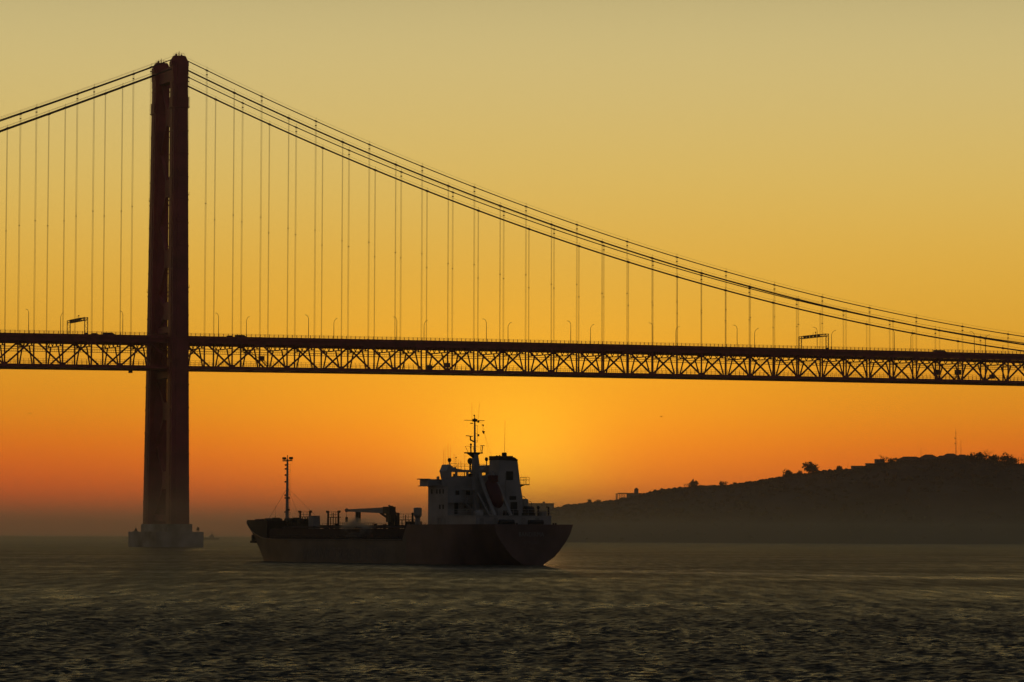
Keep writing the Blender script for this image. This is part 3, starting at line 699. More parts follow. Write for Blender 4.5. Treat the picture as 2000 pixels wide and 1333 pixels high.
# forecastle: bulwark and its after bulkhead, recess shade put into their near-black colour
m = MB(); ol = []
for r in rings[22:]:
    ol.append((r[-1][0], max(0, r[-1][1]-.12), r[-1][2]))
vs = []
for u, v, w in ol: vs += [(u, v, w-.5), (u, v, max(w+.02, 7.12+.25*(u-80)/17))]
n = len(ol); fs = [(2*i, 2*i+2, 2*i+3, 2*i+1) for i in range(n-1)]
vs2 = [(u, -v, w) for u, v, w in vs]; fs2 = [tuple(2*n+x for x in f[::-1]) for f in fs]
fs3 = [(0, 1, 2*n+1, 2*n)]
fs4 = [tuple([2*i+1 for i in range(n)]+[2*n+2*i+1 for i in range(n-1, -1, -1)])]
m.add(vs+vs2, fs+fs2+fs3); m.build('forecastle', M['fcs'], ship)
m = MB().add([(u, v, 6.5) for u, v, w in ol]+[(u, -v, 6.5) for u, v, w in ol[::-1]], [tuple(range(2*n))]); m.build('forecastle_deck', M['deck_red'], ship)
# cargo trunk with pipes, hatches, walkway
MB().box(28.5, 79, -5.2, 5.2, 3.7, 5.75).build('cargo_trunk', M['deck_red'], ship)
rnd = random.Random(5)
for y, z in ((2.2, 6.05), (2.9, 6.05), (-1.4, 6.3), (4.4, 5.95), (5.9, 4.3), (6.4, 4.3)):
    MB().tube((30, y, z), (76, y, z), .14, .14, 6).build('pipe', M['deck_red'], ship)
for i in range(26):
    u = 30+rnd.random()*48; v = rnd.uniform(-4.5, 4.8); h = .3+rnd.random()**2*.75
    if 44 < u < 58 and h > .7: h = .6
    m = MB()
    k = i % 3
    if k == 0: m.tube((u, v, 5.75), (u, v, 5.75+h), .28, .28, 10); m.tube((u, v, 5.75+h), (u, v, 5.85+h), .38, .38, 10); nm_ = 'tank_hatch'
    elif k == 1: m.tube((u, v, 5.75), (u, v, 5.75+h), .09, .09, 6); m.tube((u-.3, v, 5.75+h*.7), (u+.3, v, 5.75+h*.7), .05); m.tube((u, v-.25, 5.75+h), (u, v+.25, 5.75+h), .05); nm_ = 'valve'
    else: m.tube((u, v, 5.75), (u, v, 5.75+h), .1, .1, 6); m.ball((u, v, 5.8+h), .24, 8, 5, .8); nm_ = 'vent_head'
    m.build(nm_, M['dark'], ship)
def railing(pts, z0, h, step, nm_='railing', r=.03, mids=(1., .6), mat=None):
    m = MB()
    for (a, b) in zip(pts[:-1], pts[1:]):
        a, b = Vector(a), Vector(b); L = (b-a).length; k = max(1, int(L/step))
        for i in range(k+1): p = a.lerp(b, i/k); m.tube((p.x, p.y, z0), (p.x, p.y, z0+h), r, r, 5)
        for q in mids: m.tube((a.x, a.y, z0+h*q), (b.x, b.y, z0+h*q), r*.9, r*.9, 5)
    return m.build(nm_, mat or M['cream'], ship)
railing([(30, -4.9, 0), (78, -4.9, 0)], 5.75, 1., 1.5, mat=M['dark']); railing([(30, 7.3, 0), (62, 7.3, 0), (74, 6.6, 0)], 3.7, 1.0, 1.5, mat=M['dark'])
railing([(50.5, 0, 0), (63.5, 0, 0)], 5.75, 1.05, .75, 'walkway_railing', mat=M['dark'])
m = MB().box(50, 64, -.5, .5, 5.9, 5.98); m.build('walkway', M['dark'], ship)
# frames carrying vent posts and floodlights
def vent_frame(u0, u1, zb, zt, zbar, extra, side=0):
    m = MB(); du = u1-u0
    for u in (u0, u1): m.tube((u, 0, zb), (u, 0, zt-.15), .19, .17, 8)
    m.bar((u0-.8 if extra else u0, 0, zbar), (u1+.1, 0, zbar), .12); m.tube((u0, 0, zt), (u1, 0, zt), .03); m.tube((u0, 0, (zt+zbar)/2), (u1, 0, (zt+zbar)/2), .03)
    for k in range(1, 4): u = u0+du*k/4; m.tube((u, 0, zb), (u, 0, zbar+(.8 if k == 2 and extra else 0)), .09, .09, 6)
    for u in (u0+du*.3, u0+du*.65): m.tube((u, 0, zbar), (u, 0, zt), .03)
    f = m.build('vent_frame', M['dark'], ship)
    for u, s in ((u0, -1), (u1, 1)): MB().ball((u+.1*s, 0, zt), .3, 8, 5, .8).box(u+s*.25-.18, u+s*.25+.18, -.2, .2, zt-.1, zt+.22).build('vent_head', M['dark'], f)
vent_frame(73.7, 77.3, 5.75, 8.75, 7.85, False); vent_frame(63.4, 67.1, 5.75, 8.7, 7.75, True); vent_frame(37.9, 42.6, 5.75, 8.25, 7.25, True)
for u in (43.6, 44.1): MB().tube((u-1.2, 0, 5.75), (u-1.2, 0, 7.7), .1).build('vent_post', M['dark'], ship)
MB().box(71.3, 73.0, -.7, .7, 5.75, 8.05).build('deck_locker', M['cream'], ship)
MB().box(38.2, 41.0, -2, -.5, 5.75, 7.0).build('deck_locker', M['dark'], ship)
m = MB(); m.tube((36.2, 0, 5.75), (36.2, 0, 7.6), .52, .42, 12); m.tube((36.2, 0, 7.6), (36.2, 0, 8.0), .42, .68, 12); m.tube((36.2, 0, 8.0), (36.2, 0, 9.15), .68, .7, 12); m.tube((36.2, 0, 9.15), (36.2, 0, 9.3), .7, .5, 12); m.build('ventilator', M['cream'], ship)
# forecastle gear
for u, l, h, nm_ in ((91.2, .75, .55, 'winch'), (87.4, 1.7, .75, 'windlass'), (79.8, 1.8, .75, 'winch'), (75.0, 1.0, .55, 'winch')):
    zb = 6.5 if u > 80 else 5.75; m = MB(); m.box(u-l, u+l, -1.3, 1.3, zb, 7.05); m.tube((u, -1.6, 7.1), (u, 1.6, 7.1), h*.75, h*.75, 12); m.tube((u+l*.7, -1.1, 7.0), (u+l*.7, 1.1, 7.0), h*.55, h*.55, 10); m.box(u-l*.9, u-l*.3, -.5, .5, 7., 7.+h); m.build(nm_, M['dark'], ship)
m = MB(); m.tube((85.2, .8, 6.5), (85.2, .8, 8.0), .07); m.build('vent_post', M['dark'], ship)
# foremast
m = MB(); m.tube((82.2, 0, 6.5), (82.2, 0, 9), .36, .3, 10); m.tube((82.2, 0, 9), (82.2, 0, 18.2), .3, .15, 10); fm = m.build('foremast', M['cream'], ship)
m = MB(); m.bar((80.7, 0, 17.9), (83.9, 0, 17.9), .14, .2); m.bar((82.2, -1, 17.9), (82.2, 1, 17.9), .12); m.build('crossarm', M['dark'], fm)
for u in (80.9, 83.4): MB().box(u-.3, u+.3, -.25, .25, 18.1, 18.55).tube((u, 0, 17.95), (u, 0, 18.15), .06).build('floodlight', M['dark'], fm)
MB().tube((82.2, 0, 18.2), (82.2, 0, 18.9), .07).ball((82.2, 0, 18.75), .12).build('mast_light', M['dark'], fm)
m = MB()
for y in (-.0,): m.tube((81.2, y, 6.6), (81.2, y, 17.3), .022, .022, 4)
for k in range(24): m.tube((81.2, 0, 6.9+k*.45), (82.2, 0, 6.9+k*.45), .02, .02, 4)
m.build('ladder', M['dark'], fm)
for z, s in ((16.3, 1), (15.2, 1), (14., 1), (11.6, 1), (11.1, 1), (11.1, -1), (8.6, 1), (17., 1), (9.0, -1)): MB().box(82.2+s*.55-.2, 82.2+s*.55+.2, -.15, .15, z, z+.3).tube((82.2, 0, z+.05), (82.2+s*.5, 0, z+.05), .04).build('mast_light', M['dark'], fm)
m = MB(); m.tube((82.4, 0, 12.9), (89.7, 0, 7.1), .03, .03, 4); m.tube((82, 0, 13), (73.4, 2., 7.2), .018, .018, 4); m.tube((82, 0, 13), (73.4, -2., 7.2), .018, .018, 4); m.tube((86.6, 0, 9.8), (86.6, 0, 6.8), .015, .015, 4); m.build('stay', M['dark'], fm)
# anchor in the bow
m = MB(); m.box(91.0, 91.6, 1.7, 2.2, 3.5, 4.7); m.box(90.4, 92.1, 1.6, 2.2, 3.2, 3.6); m.build('anchor', M['black'], hl)
# crane
m = MB(); m.tube((45, 0, 5.75), (45, 0, 8.0), .62, .55, 12); m.box(44.2, 46.0, -.5, .5, 6.9, 8.6); cr_ = m.build('crane', M['dark'], ship)
m = MB(); m.box(44.6, 46.9, -.6, .6, 8.3, 9.5); m.tube((44.9, 0, 9.5), (44.9, 0, 9.65), .3); m.bar((45.9, 0, 9.7), (44.3, 0, 9.3), .2); m.build('crane_head', M['dark'], cr_)
m = MB(); m.prism([(46.5, 8.35), (60.4, 8.75), (60.6, 9.1), (46.5, 9.4)], 1, -.3, .3); m.build('jib', M['cream'], cr_)
m = MB(); m.bar((45.6, 0, 7.4), (48.7, 0, 8.45), .3); m.build('strut', M['dark'], cr_); m = MB(); m.ball((60.5, 0, 8.95), .35); m.tube((60.5, 0, 8.8), (60.5, 0, 6.2), .03); m.box(60.3, 60.7, -.15, .15, 6.9, 7.8); m.build('hook', M['dark'], cr_)
for u in (56.9, 56.0): MB().box(u-.15, u+.15, -.2, .2, 6.8, 8.72).build('jib_rest', M['dark'], cr_)
MB().tube((43.3, 0, 5.75), (43.3, 0, 8.1), .3, .25, 8).build('vent_post', M['dark'], ship)
# hose drums and red placards amidships
MB().box(42.0, 42.9, 5.25, 5.3, 4.3, 4.85).build('placard', M['boat_red'], ship)
# poop house, accommodation
def wallbox(name, u0, u1, v0, v1, z0, z1, mat=M['white'], parent=ship, name2=None):
    m = MB().box(u0, u1, v0, v1, z0, z1); m.box(u0-.08, u1+.08, v0-.08, v1+.08, z1, z1+.12); return m.build(name, mat, parent)
ph = wallbox('poop_house', 6.0, 18.2, -7.15, 7.1, 6.1, 7.75)
acc = wallbox('accommodation_block', 14.8, 21., -6.9, 7.0, 6.1, 12.55)
for k in range(5): MB().box(6.-.06, 6.0, 5.6-k*2.6, 6.3-k*2.6, 6.3, 7.5).build('door' if k % 2 else 'hatch', M['cream'], ph)
for u, z in ((16.2, 11.4), (17.25, 11.4), (18.2, 11.4), (16.2, 8.9), (17.25, 8.9), (19.8, 11.4)):
    MB().box(u-.22, u+.22, 6.98, 7.03, z, z+.72).build('porthole', M['black'], acc)
for v, z, hh in ((5.4, 8.1, 1.9), (3.6, 9.1, .8), (1.2, 9.1, .8), (5.2, 11.2, .7), (3.2, 11.2, .7)): MB().box(14.76, 14.8, v-.35, v+.35, z, z+hh).build('window' if hh < 1 else 'door', M['black'], acc)
for u in (15.6, 17.0, 17.6): MB().box(u-.25, u+.25, 7.1, 7.16, 6.2, 7.5).build('door', M['cream'], ph)
# outside stairs and galleries on the after face
m = MB()
for z in (9.9,):
    m.box(13.2, 14.75, .5, 6.9, z, z+.1)
m.build('gallery', M['cream'], acc); 
for z in (10.0,):
    railing([(13.2, 6.9, 0), (13.2, .5, 0)], z, 1., 1.1, mat=M['white'])
m = MB()
for z0, v0, v1 in ((7.85, 2.0, 4.6), (10.0, 4.6, 2.0)):
    for u in (13.4, 14.1): m.bar((u, v0, z0), (u, v1, z0+2.1), .14, .2)
    for k in range(8): m.bar((13.4, v0+(v1-v0)*k/8, z0+2.1*k/8), (14.1, v0+(v1-v0)*k/8, z0+2.1*k/8), .2, .05)
m.build('stair', M['cream'], acc)
# bridge wing deck and wheelhouse
m = MB(); m.box(18.6, 21.1, -8.4, 8.5, 12.67, 12.85); m.box(16.4, 21.1, -7.2, 7.2, 12.67, 12.85)
for v in (8.35, -8.4): m.box(18.6, 21.1, v, v+.1, 12.85, 13.75)
m.box(18.5, 18.6, -8.4, 8.45, 12.85, 13.75); m.box(21.1, 21.2, -8.4, 8.45, 12.85, 13.75); m.box(18.45, 21.25, 8.1, 8.95, 13.68, 13.83); m.box(18.5, 21.2, 8.1, 8.85, 12.58, 12.72); m.box(18.3, 18.5, 6.5, 6.9, 13.75, 14.2)
m.box(16.35, 16.45, -7.2, 7.2, 12.85, 13.8)
wing = m.build('bridge_wing', M['white'], ship)
ML = [(6.0, 13.8), (6.3, 15.0), (5.8, 16.1), (5.7, 16.12), (4.7, 15.5), (3.0, 15.3), (-.5, 15.3), (-1.4, 16.12), (-5.8, 16.12), (-6.3, 15.), (-6.0, 13.8)]
m = MB()
UA, UF = 16.5, 18.55
roof = ML[1:-1]; n = len(roof)
m.add([(UA-.12, v, w) for v, w in roof]+[(UF+.12, v, w) for v, w in roof]+[(UA-.12, v, min(w, 14.93)) for v, w in roof]+[(UF+.12, v, min(w, 14.93)) for v, w in roof],
      [(i, i+1, n+i+1, n+i) for i in range(n-1)]+[(i, 2*n+i, 2*n+i+1, i+1) for i in range(n-1)]+[(n+i, n+i+1, 3*n+i+1, 3*n+i) for i in range(n-1)]+[(2*n+i, 3*n+i, 3*n+i+1, 2*n+i+1) for i in range(n-1)])
wh = m.build('wheelhouse', M['white'], ship)
m = MB(); m.box(UA-.03, UA+.05, -6., 6., 13.8, 14.2); m.box(UF-.05, UF+.03, -6., 6., 13.8, 14.2); m.box(UA, UF, -5.95, 5.95, 13.75, 13.8)
for sg in (1, -1): m.prism([(sg*5.85, 13.8), (sg*6.02, 13.8), (sg*6.28, 14.97), (sg*6.1, 14.97)], 0, UA, UF)
AW = [(5.3, 4.6), (4.15, 2.5), (2.1, .4), (-.5, -1.15), (-2., -3.6), (-4.2, -5.4)]
edges = [6.05]+[x for a in AW for x in a]+[-6.05]
for a, b in zip(edges[::2], edges[1::2]): m.box(UA-.02, UA+.04, b, a, 14.2, 14.95)
FW = [5.9, 4.5, 3.1, 1.6, .2, -1.2, -2.7, -4.2, -5.9]
for v in FW: m.box(UF-.04, UF+.02, v-.06, v+.06, 14.2, 14.95)
m.build('wall', M['white'], wh)
for a, b in AW: MB().box(UA, UA+.015, b, a, 14.2, 14.95).build('pane', M['glass'], wh)
for a, b in zip(FW[:-1], FW[1:]): MB().box(UF-.015, UF, b+.06, a-.06, 14.2, 14.95).build('pane', M['glass'], wh)
m = MB(); m.box(17.9, 18.3, -4.6, 4.0, 13.8, 14.33); m.ball((17.5, 1.3, 14.5), .25); m.box(17.4, 17.8, 1.0, 1.6, 13.8, 14.35); m.box(17.2, 17.9, -.9, .9, 13.8, 14.97); m.box(17.9, 18.3, 3.6, 3.9, 14.3, 14.65); m.build('console', M['dark'], wh)
# roof gear
railing([(17, 5.2, 0), (17, -1.7, 0)], 15.3, .95, 1.2, 'roof_railing', mat=M['dark'])
def dome(u, v, z, r, zb, pr=.09): MB().ball((u, v, z), r, 14, 9, 1.15).tube((u, v, zb), (u, v, z-r*.8), pr, pr, 8).build('radome', M['dark'], wh)
dome(17.5, 1.15, 16.75, .47, 15.3, .16); dome(17.3, 5.2, 16.85, .31, 15.8); dome(17.5, -1.95, 17.1, .29, 16.1)
for v, zb, zt, r in ((5.75, 16.1, 18.7, .025), (5.45, 16., 18.9, .025), (4.9, 15.6, 19.6, .028), (4.45, 15.8, 19.2, .022), (3.75, 15.3, 17.9, .03), (3.4, 15.3, 17.3, .05), (2.9, 15.3, 17.0, .025), (2.45, 15.3, 16.8, .05), (1.8, 15.3, 18.0, .02), (3.6, 15.3, 15.75, .25)):
    MB().tube((18.2, v, zb), (18.25, v+.04, zt), r, r*.6, 5).build('antenna', M['dark'], wh)
MB().ball((18.2, 3.42, 17.3), .13).build('antenna', M['dark'], wh)
# main mast
m = MB(); m.taper((13.2, 2.65, 7.75), (.45, .45), (13.2, 2.65, 14.6), (.45, .45)); m.taper((13.2, 2.65, 14.6), (.5, .62), (13.2, 2.85, 17.9), (.3, .36)); m.tube((13.2, 2.9, 17.9), (13.2, 2.95, 23.6), .19, .13, 8)
mm = m.build('mast', M['cream'], ship)
m = MB(); m.prism([(1.75, 17.85), (4.55, 17.85), (4.6, 18.05), (1.75, 18.05)], 0, 12.6, 13.8); m.prism([(3.0, 17.0), (4.3, 17.85), (2.0, 17.85), (2.7, 17.3)], 0, 13.0, 13.4)
for v, dv in ((4.5, .6), (3.9, .35), (3.4, .2), (2.3, -.15), (1.85, -.1)): m.tube((12.6, v, 18.0), (12.6, v+dv, 19.0), .035)
m.tube((12.6, 5.1, 19.0), (12.6, 2.4, 18.95), .02); m.tube((12.6, 2.2, 18.95), (12.6, 1.7, 18.95), .02); m.build('mast_platform', M['dark'], mm)
m = MB(); m.bar((13.2, 4.95, 23.2), (13.2, 1.1, 23.2), .09, .09); m.box(13.0, 13.4, 2.6, 3.3, 23.0, 23.45); m.tube((13.2, 3.0, 23.4), (13.2, 2.95, 24.1), .06); m.ball((13.2, 3.05, 24.0), .13); m.box(13.1, 13.3, 3.35, 3.75, 22.65, 22.8); m.build('yardarm', M['dark'], mm)
m = MB(); m.bar((13.2, 4.6, 20.7), (13.2, 3.3, 20.62), .1, .12); m.tube((13.2, 3.75, 20.6), (13.2, 3.75, 20.0), .13); m.bar((13.2, 3.75, 20.05), (13.2, 3.0, 19.75), .2); m.build('radar', M['dark'], mm)
m = MB(); m.tube((13.2, 3.65, 18.05), (13.2, 3.65, 19.3), .12); m.ball((13.2, 3.65, 19.3), .2); m.bar((12.8, 2.1, 19.15), (12.8, 1.3, 19.15), .1); m.bar((12.8, 1.7, 19.15), (12.8, 1.9, 18.0), .07); m.build('lamp_bracket', M['dark'], mm)
m = MB(); m.tube((13.2, 2.4, 22.4), (13.2, 2.4, 18.9+.8), .025); 
for z in (22.35, 21.1, 20.0, 19.7): m.tube((13.2, 2.4, z), (13.2, 2.9, z), .025)
for z in (23.1, 20.9): m.box(13.05, 13.3, 2.15, 2.4, z-.25, z+.1)
m.build('signal_bracket', M['dark'], mm)
m = MB(); m.tube((13.2, 3.5, 23.3), (13.2, 3.5, 26.), .018); m.tube((13.2, 2.3, 23.3), (13.3, 2.0, 26.), .018); m.build('antenna', M['dark'], mm)
for z, s, u in ((22.45, .34, 0), (21.35, .5, 0)): MB().add([(13.2, 1.55, z+s*.5), (13.2, 1.55-s*1.1, z+s*.3), (13.2, 1.55-s*.7, z-s*.75), (13.22, 1.5, z-s*.1)], [(0,1,2,3)]).build('signal_flag', M['flag'], mm)
m = MB(); m.tube((13.2, 1.9, 23.1), (12.5, -.2, 16.6), .012, .012, 4); m.tube((13.2, 1.5, 23.1), (12.5, .8, 18), .01, .01, 4); m.build('halyard', M['dark'], mm)
# funnel
m = MB(); UF0, UF1 = 11.5, 14.4
pts = [(-.6, 7.85), (-.6, 17.3), (-3.5, 17.25), (-4.15, 16.9), (-4.75, 12.8), (-5.15, 10.8), (-5.2, 7.85)]
m.prism(pts, 0, UF0, UF1); fn = m.build('funnel', M['white'], ship)
m = MB(); m.prism([(-.55, 16.85), (-.55, 17.52), (-3.3, 17.36), (-3.6, 17.3), (-4.2, 16.95), (-4.15, 16.75)], 0, UF0-.05, UF1+.05); m.box(12, 13.2, -3.6, -3.0, 17.3, 17.55); m.build('funnel_top', M['black'], fn)
for u, v, r, h in ((12.9, -2.5, .42, .75), (12.4, -1.3, .13, .3), (13.6, -1.5, .13, .3)): MB().tube((u, v, 17.3), (u, v, 17.35+h), r, r*.95, 12).build('exhaust_pipe', M['black'], fn)
MB().tube((12.9, -2.55, 18.), (12.9, -2.62, 23.3), .035, .015, 5).build('antenna', M['dark'], fn)
m = MB()
for k in range(9): m.box(UF0-.07, UF0-.0, -3.3, -2.0, 13.7+k*.15, 13.8+k*.15)
m.build('louvre', M['black'], fn); MB().box(UF0-.05, UF0, -3.3, -2.0, 13.65, 15.05).build('vent', M['black'], fn)
MB().box(UF0-.05, UF0, -3.9, -2.65, 10.45, 11.05).build('vent', M['black'], fn); MB().box(UF0-.06, UF0, -4.1, -2.85, 7.9, 10.1).build('door', M['black'], fn)
MB().box(UF0-.1, UF0, -2.2, -1.0, 12.6, 12.7).box(UF0-.1, UF0, -1.9, -1.85, 10.5, 14.8).build('pipe', M['cream'], fn)
m = MB(); m.box(11.6, 13.6, -6.55, -4.7, 12.85, 13.0); m.prism([(-4.8, 12.4), (-4.8, 12.85), (-6.2, 12.85)], 0, 12.4, 12.7); m.build('platform', M['dark'], fn)
railing([(13.5, -4.9, 0), (13.5, -6.5, 0), (11.65, -6.5, 0), (11.65, -4.9, 0)], 13., 1.15, .75, 'platform_railing', r=.035, mat=M['dark'])
m = MB(); m.tube((12, -5.9, 7.85), (12, -5.9, 10.4), .6, .6, 12); m.tube((12, -5.9, 10.4), (12, -5.9, 10.65), .6, .35, 12); m.build('tank', M['cream'], ship)
m = MB(); m.path([(12, -6.1, 10.6), (12, -5.8, 11.0), (12, -5.4, 11.1), (12, -5.1, 10.8)], .04, 5); m.tube((11.4, -6.75, 7.85), (11.4, -6.75, 10.2), .04); m.bar((11.4, -6.75, 10.2), (11.4, -6.3, 10.2), .06); m.build('pipe', M['dark'], ship)
# free-fall lifeboat and its ramp
m = MB(); m.bar((12.9, 2.3, 14.6), (8., 2.3, 7.85), .4, .42); m.bar((12.9, -.15, 14.9), (7., -.15, 7.85), .4, .42); m.bar((12.6, 2.3, 14.2), (12.6, -.15, 14.4), .25); m.bar((9.5, 2.3, 9.8), (9.2, -.15, 10.2), .2)
m.bar((13, 2.6, 11.8), (9, 2.6, 7.9), .22); m.bar((12.9, 2.3, 7.85), (12.9, 2.3, 14.4), .25); m.bar((12.9, -.15, 7.85), (12.9, -.15, 14.6), .25); m.box(12.6, 14.6, 3.0, 4.4, 12.0, 12.12)
dv = m.build('lifeboat_ramp', M['white'], ship)
lb = MB(); n = 12; secs = [(-.5, .1, .0), (-.46, .55, .05), (-.36, .95, .08), (-.15, 1.12, .1), (.15, 1.12, .12), (.32, 1.0, .1), (.43, .75, .05), (.49, .4, 0), (.5, .1, 0)]
c0 = Vector((11.9, 1.08, 13.6)); c1 = Vector((8.6, 1.08, 9.2)); ax_ = (c1-c0); up_ = Vector((0,1,0)).cross(ax_).normalized()
if up_.z < 0: up_ = -up_
vs = []
for f, r, o_ in secs:
    c_ = c0.lerp(c1, f+.5)
    for k in range(n):
        a = 2*pi*k/n; vs.append(c_+Vector((0,1,0))*cos(a)*r+up_*(sin(a)*r*(1.15 if sin(a) > 0 else .85)+o_))
fs = [(i*n+k, i*n+(k+1) % n, (i+1)*n+(k+1) % n, (i+1)*n+k) for i in range(len(secs)-1) for k in range(n)]+[tuple(range(n))[::-1], tuple(range((len(secs)-1)*n, len(secs)*n))]
lb.add(vs, fs); lo = lb.build('lifeboat', M['boat_red'], dv, True)
del lo; 
c2 = c0+up_*1.25; MB().box(c2.x-.9, c2.x+.3, .5, 1.65, c2.z-1.1, c2.z+.0).build('canopy', M['boat_red'], dv)
# after deck gear
railing([(6.1, 7.0, 0), (6.1, -7.05, 0)], 7.87, .95, 1.3, mat=M['white']); railing([(14.6, 7.0, 0), (6.1, 7.0, 0)], 7.87, .95, 1.3, mat=M['white'])
m = MB(); m.tube((7.2, -4.3, 8.7), (7.2, -2.9, 8.7), .72, .72, 14); m.box(6.7, 7.7, -4.6, -2.6, 7.87, 8.3); m.build('hose_reel', M['dark'], ship)
m = MB(); m.tube((6.6, -7.0, 7.87), (6.6, -7.0, 9.3), .16, .16, 8); m.bar((6.6, -7.0, 9.2), (6.6, -6.6, 9.3), .2); m.build('davit', M['dark'], ship)
MB().tube((7, -5.3, 7.87), (7, -5.3, 9.1), .14).ball((7, -5.3, 9.2), .3).build('vent_head', M['dark'], ship)
MB().box(6.6, 8, -6.7, -5.7, 7.87, 8.6).build('deck_locker', M['cream'], ship); MB().box(8, 10.5, -2.2, -.8, 7.87, 8.7).build('deck_locker', M['dark'], ship)
MB().tube((8.4, 4.6, 8.3), (9.8, 4.6, 8.3), .42, .42, 10).box(8.6, 9.6, 4.3, 4.9, 7.87, 8.1).build('liferaft_canister', M['white'], ship)
m = MB(); m.box(3.4, 4.8, 1.5, 3.5, 6.1, 6.5); m.tube((4.1, 1.2, 6.8), (4.1, 3.8, 6.8), .42, .42, 12); m.build('winch', M['dark'], ship)
m = MB(); m.box(3.4, 4.8, -4, -2, 6.1, 6.5); m.tube((4.1, -4.3, 6.8), (4.1, -1.7, 6.8), .42, .42, 12); m.build('winch', M['dark'], ship)
for p in ((5.7, -3.3, 6.9), ): MB().ball(p, .09).build('deck_light', M['lampglow'], ship)
for v in (5.5, 2.5, -1, -4.8):
    MB().tube((1, v, 6.1), (1, v, 6.7), .16).tube((1.7, v, 6.1), (1.7, v, 6.7), .16).build('bollard', M['dark'], ship)
# lettering
def text(body, size, loc, rot, name, mat, parent, sx_=1.):
    cu = bpy.data.curves.new(name, 'FONT'); cu.body = body; cu.size = size; cu.align_x = 'CENTER'; cu.align_y = 'CENTER'; cu.extrude = .006; cu.space_character = 1.06
    cu.materials.append(mat); o = bpy.data.objects.new(name, cu); COL.objects.link(o); o.parent = parent; o.location = loc; o.rotation_euler = rot; o.scale = (sx_, 1, 1)
    bpy.context.view_layer.update(); me = bpy.data.meshes.new_from_object(o.evaluated_get(bpy.context.evaluated_depsgraph_get())); p_ = parent; n_ = link(name, me, p_); n_.location = loc; n_.rotation_euler = rot; n_.scale = (sx_, 1, 1); bpy.data.objects.remove(o); n_.name = name; return n_
# transom faces -u; text x axis runs towards -v (starboard)
text('BANDIRMA', 1.0, (-.03, .45, 4.85), (pi/2, 0, -pi/2), 'ship_name', M['cream'], hl, .9)
text('ISTANBUL', .62, (-.03, .4, 3.55), (pi/2, 0, -pi/2), 'port_of_registry', M['fade'], hl)
text('IMO', .5, (-.03, .4, 2.6), (pi/2, 0, -pi/2), 'registry_number', M['fade'], hl)
# port side faces +v; text x axis runs aft (-u)
text('WWW.TREGIL.COM', 3.1, (48.3, 7.47, 1.35), (pi/2, 0, pi), 'side_lettering', M['fade'], hl)

# ------------------------------------------------------------------ steam on deck
def steam():
    root = (3.5336, 545.468, 0); rz = pi-TH
    mb = MB(); mb.ball((0, 0, 0), 1, 20, 12); o = mb.build('steam', None or M['white']); o.data.materials.clear()
    m = bpy.data.materials.new('steam_volume'); m.use_nodes = True; t = m.node_tree; t.nodes.clear()
    out = t.nodes.new('ShaderNodeOutputMaterial'); pv = t.nodes.new('ShaderNodeVolumePrincipled'); t.links.new(pv.outputs[0], out.inputs['Volume'])
    pv.inputs['Color'].default_value = (.75, .72, .62, 1); pv.inputs['Anisotropy'].default_value = .3
    co = t.nodes.new('ShaderNodeTexCoord'); no = t.nodes.new('ShaderNodeTexNoise'); no.inputs['Scale'].default_value = 1.6; no.inputs['Detail'].default_value = 3; t.links.new(co.outputs['Object'], no.inputs['Vector'])
    ln = t.nodes.new('ShaderNodeVectorMath'); ln.operation = 'LENGTH'; t.links.new(co.outputs['Object'], ln.inputs[0])
    a = t.nodes.new('ShaderNodeMapRange'); a.inputs[1].default_value = 1; a.inputs[2].default_value = .2; t.links.new(ln.outputs['Value'], a.inputs[0])
    b = t.nodes.new('ShaderNodeMapRange'); b.inputs[1].default_value = .45; b.inputs[2].default_value = .7; t.links.new(no.outputs['Fac'], b.inputs[0])
    ml = t.nodes.new('ShaderNodeMath'); ml.operation = 'MULTIPLY'; t.links.new(a.outputs[0], ml.inputs[0]); t.links.new(b.outputs[0], ml.inputs[1])
    m2 = t.nodes.new('ShaderNodeMath'); m2.operation = 'MULTIPLY'; t.links.new(ml.outputs[0], m2.inputs[0]); m2.inputs[1].default_value = 2.2; t.links.new(m2.outputs[0], pv.inputs['Density'])
    o.data.materials.append(m)
    u, v, w = 47.5, 4.6, 5.9
    o.location = (root[0]+u*cos(rz)-v*sin(rz), root[1]+u*sin(rz)+v*cos(rz), w); o.rotation_euler = (0, 0, rz); o.scale = (6.5, 2.5, 2.3)
    tag(o, 'pale puff of steam drifting over the deck of the tanker', 'steam', kind='stuff')
steam()

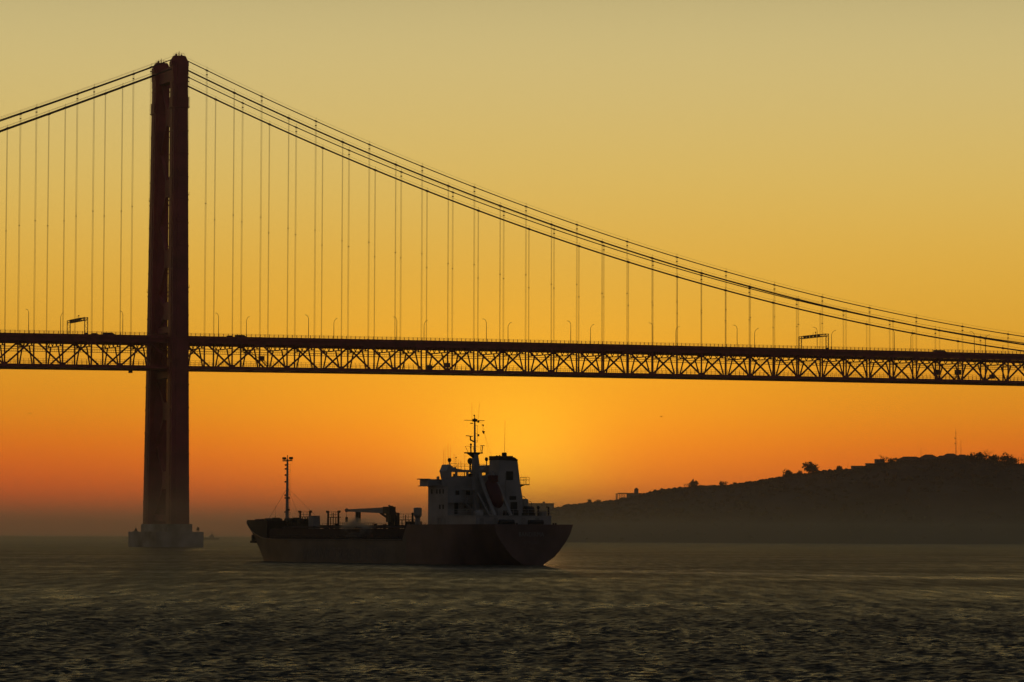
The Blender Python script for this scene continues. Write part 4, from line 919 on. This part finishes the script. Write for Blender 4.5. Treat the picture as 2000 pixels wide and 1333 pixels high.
# ------------------------------------------------------------------ far vessel, birds
def far_vessel():
    p = at(412, 1053.2, 3900); g = empty('fishing_boat', (p.x, 3900, 0), .1)
    m = MB(); m.prism([(-9, 0), (8, 0), (10.5, 2.6), (7, 2.2), (-9.5, 2.0)], 1, -2.6, 2.6); m.build('hull', M['hull'], g)
    MB().box(-2, 3.5, -2, 2, 2, 4.6).box(-.5, 2.5, -1.6, 1.6, 4.6, 6.4).build('cabin', M['cream'], g)
    m = MB(); m.tube((1, 0, 6), (1, 0, 10.5), .16); m.tube((-6, 0, 2), (-6, 0, 6.5), .14); m.tube((6, 0, 2), (6, 0, 6), .12); m.tube((1, 0, 9.5), (-6, 0, 6), .06); m.tube((1, 0, 9.5), (8, 0, 3), .06); m.tube((-8, -2, 5), (-8, 2, 5), .1); m.tube((-8, -2, 2), (-8, -2, 5), .1); m.tube((-8, 2, 2), (-8, 2, 5), .1); m.build('rigging', M['dark'], g)
    tag(g, 'faint fishing boat in the haze between the bridge pier and the tanker bow', 'boat')
far_vessel()
def bird(px, py, Y, rz, up, label):
    p = at(px, py, Y); g = empty('gull', p, rz); m = MB(); m.path([(-.28, 0, 0), (-.12, 0, .01), (.05, 0, .02), (.2, 0, .03), (.3, 0, .04)], [.015, .06, .075, .05, .02], 6); m.build('body', M['bird'], g)
    for s in (-1, 1):
        w = MB(); w.prism([(-.08, 0), (.1, 0), (.02, .38), (-.12, .72), (-.16, .72), (-.14, .38)], 2, -.008, .008)
        w.v = [(x, s*(y+.04), z+up*y-(up*1.1*max(0, y-.38))) for x, y, z in w.v]; w.build('wing', M['bird'], g)
    return tag(g, label, 'bird', 'birds in flight')
bird(59, 808, 1050, 1.3, .3, 'dark gull gliding alone in the orange sky left of the bridge pier')
bird(1292, 814.5, 1150, .4, .7, 'tiny bird in the sky above the hill, under the truss')
bird(1310, 996, 1000, 1.7, .25, 'gull flying in front of the hillside below the villa')
bird(1788, 932, 1000, 1.4, .25, 'gull flying in front of the hillside below the hilltop houses')

# ------------------------------------------------------------------ air
def volume_box(name, x0, x1, y0, y1, z0, z1, dens, col, aniso, label):
    o = MB().box(x0, x1, y0, y1, z0, z1).build(name, M['white']); o.data.materials.clear()
    m = bpy.data.materials.new(name+'_air'); m.use_nodes = True; t = m.node_tree; t.nodes.clear()
    out = t.nodes.new('ShaderNodeOutputMaterial'); pv = t.nodes.new('ShaderNodeVolumePrincipled'); t.links.new(pv.outputs[0], out.inputs['Volume'])
    pv.inputs['Color'].default_value = (*col, 1); pv.inputs['Density'].default_value = dens; pv.inputs['Anisotropy'].default_value = aniso
    o.data.materials.append(m); tag(o, label, 'haze', kind='stuff')
volume_box('low_mist', -2600, 2600, 430, 2890, -1, 16, 2.8e-4, (.88, .95, .70), .1, 'low evening mist lying on the river around the bridge pier')
volume_box('haze', -17600, 17600, -90, 34600, -8, 206, 5.5e-5, (.92, .84, .76), .28, 'thin evening haze lying over the river and the far bank')
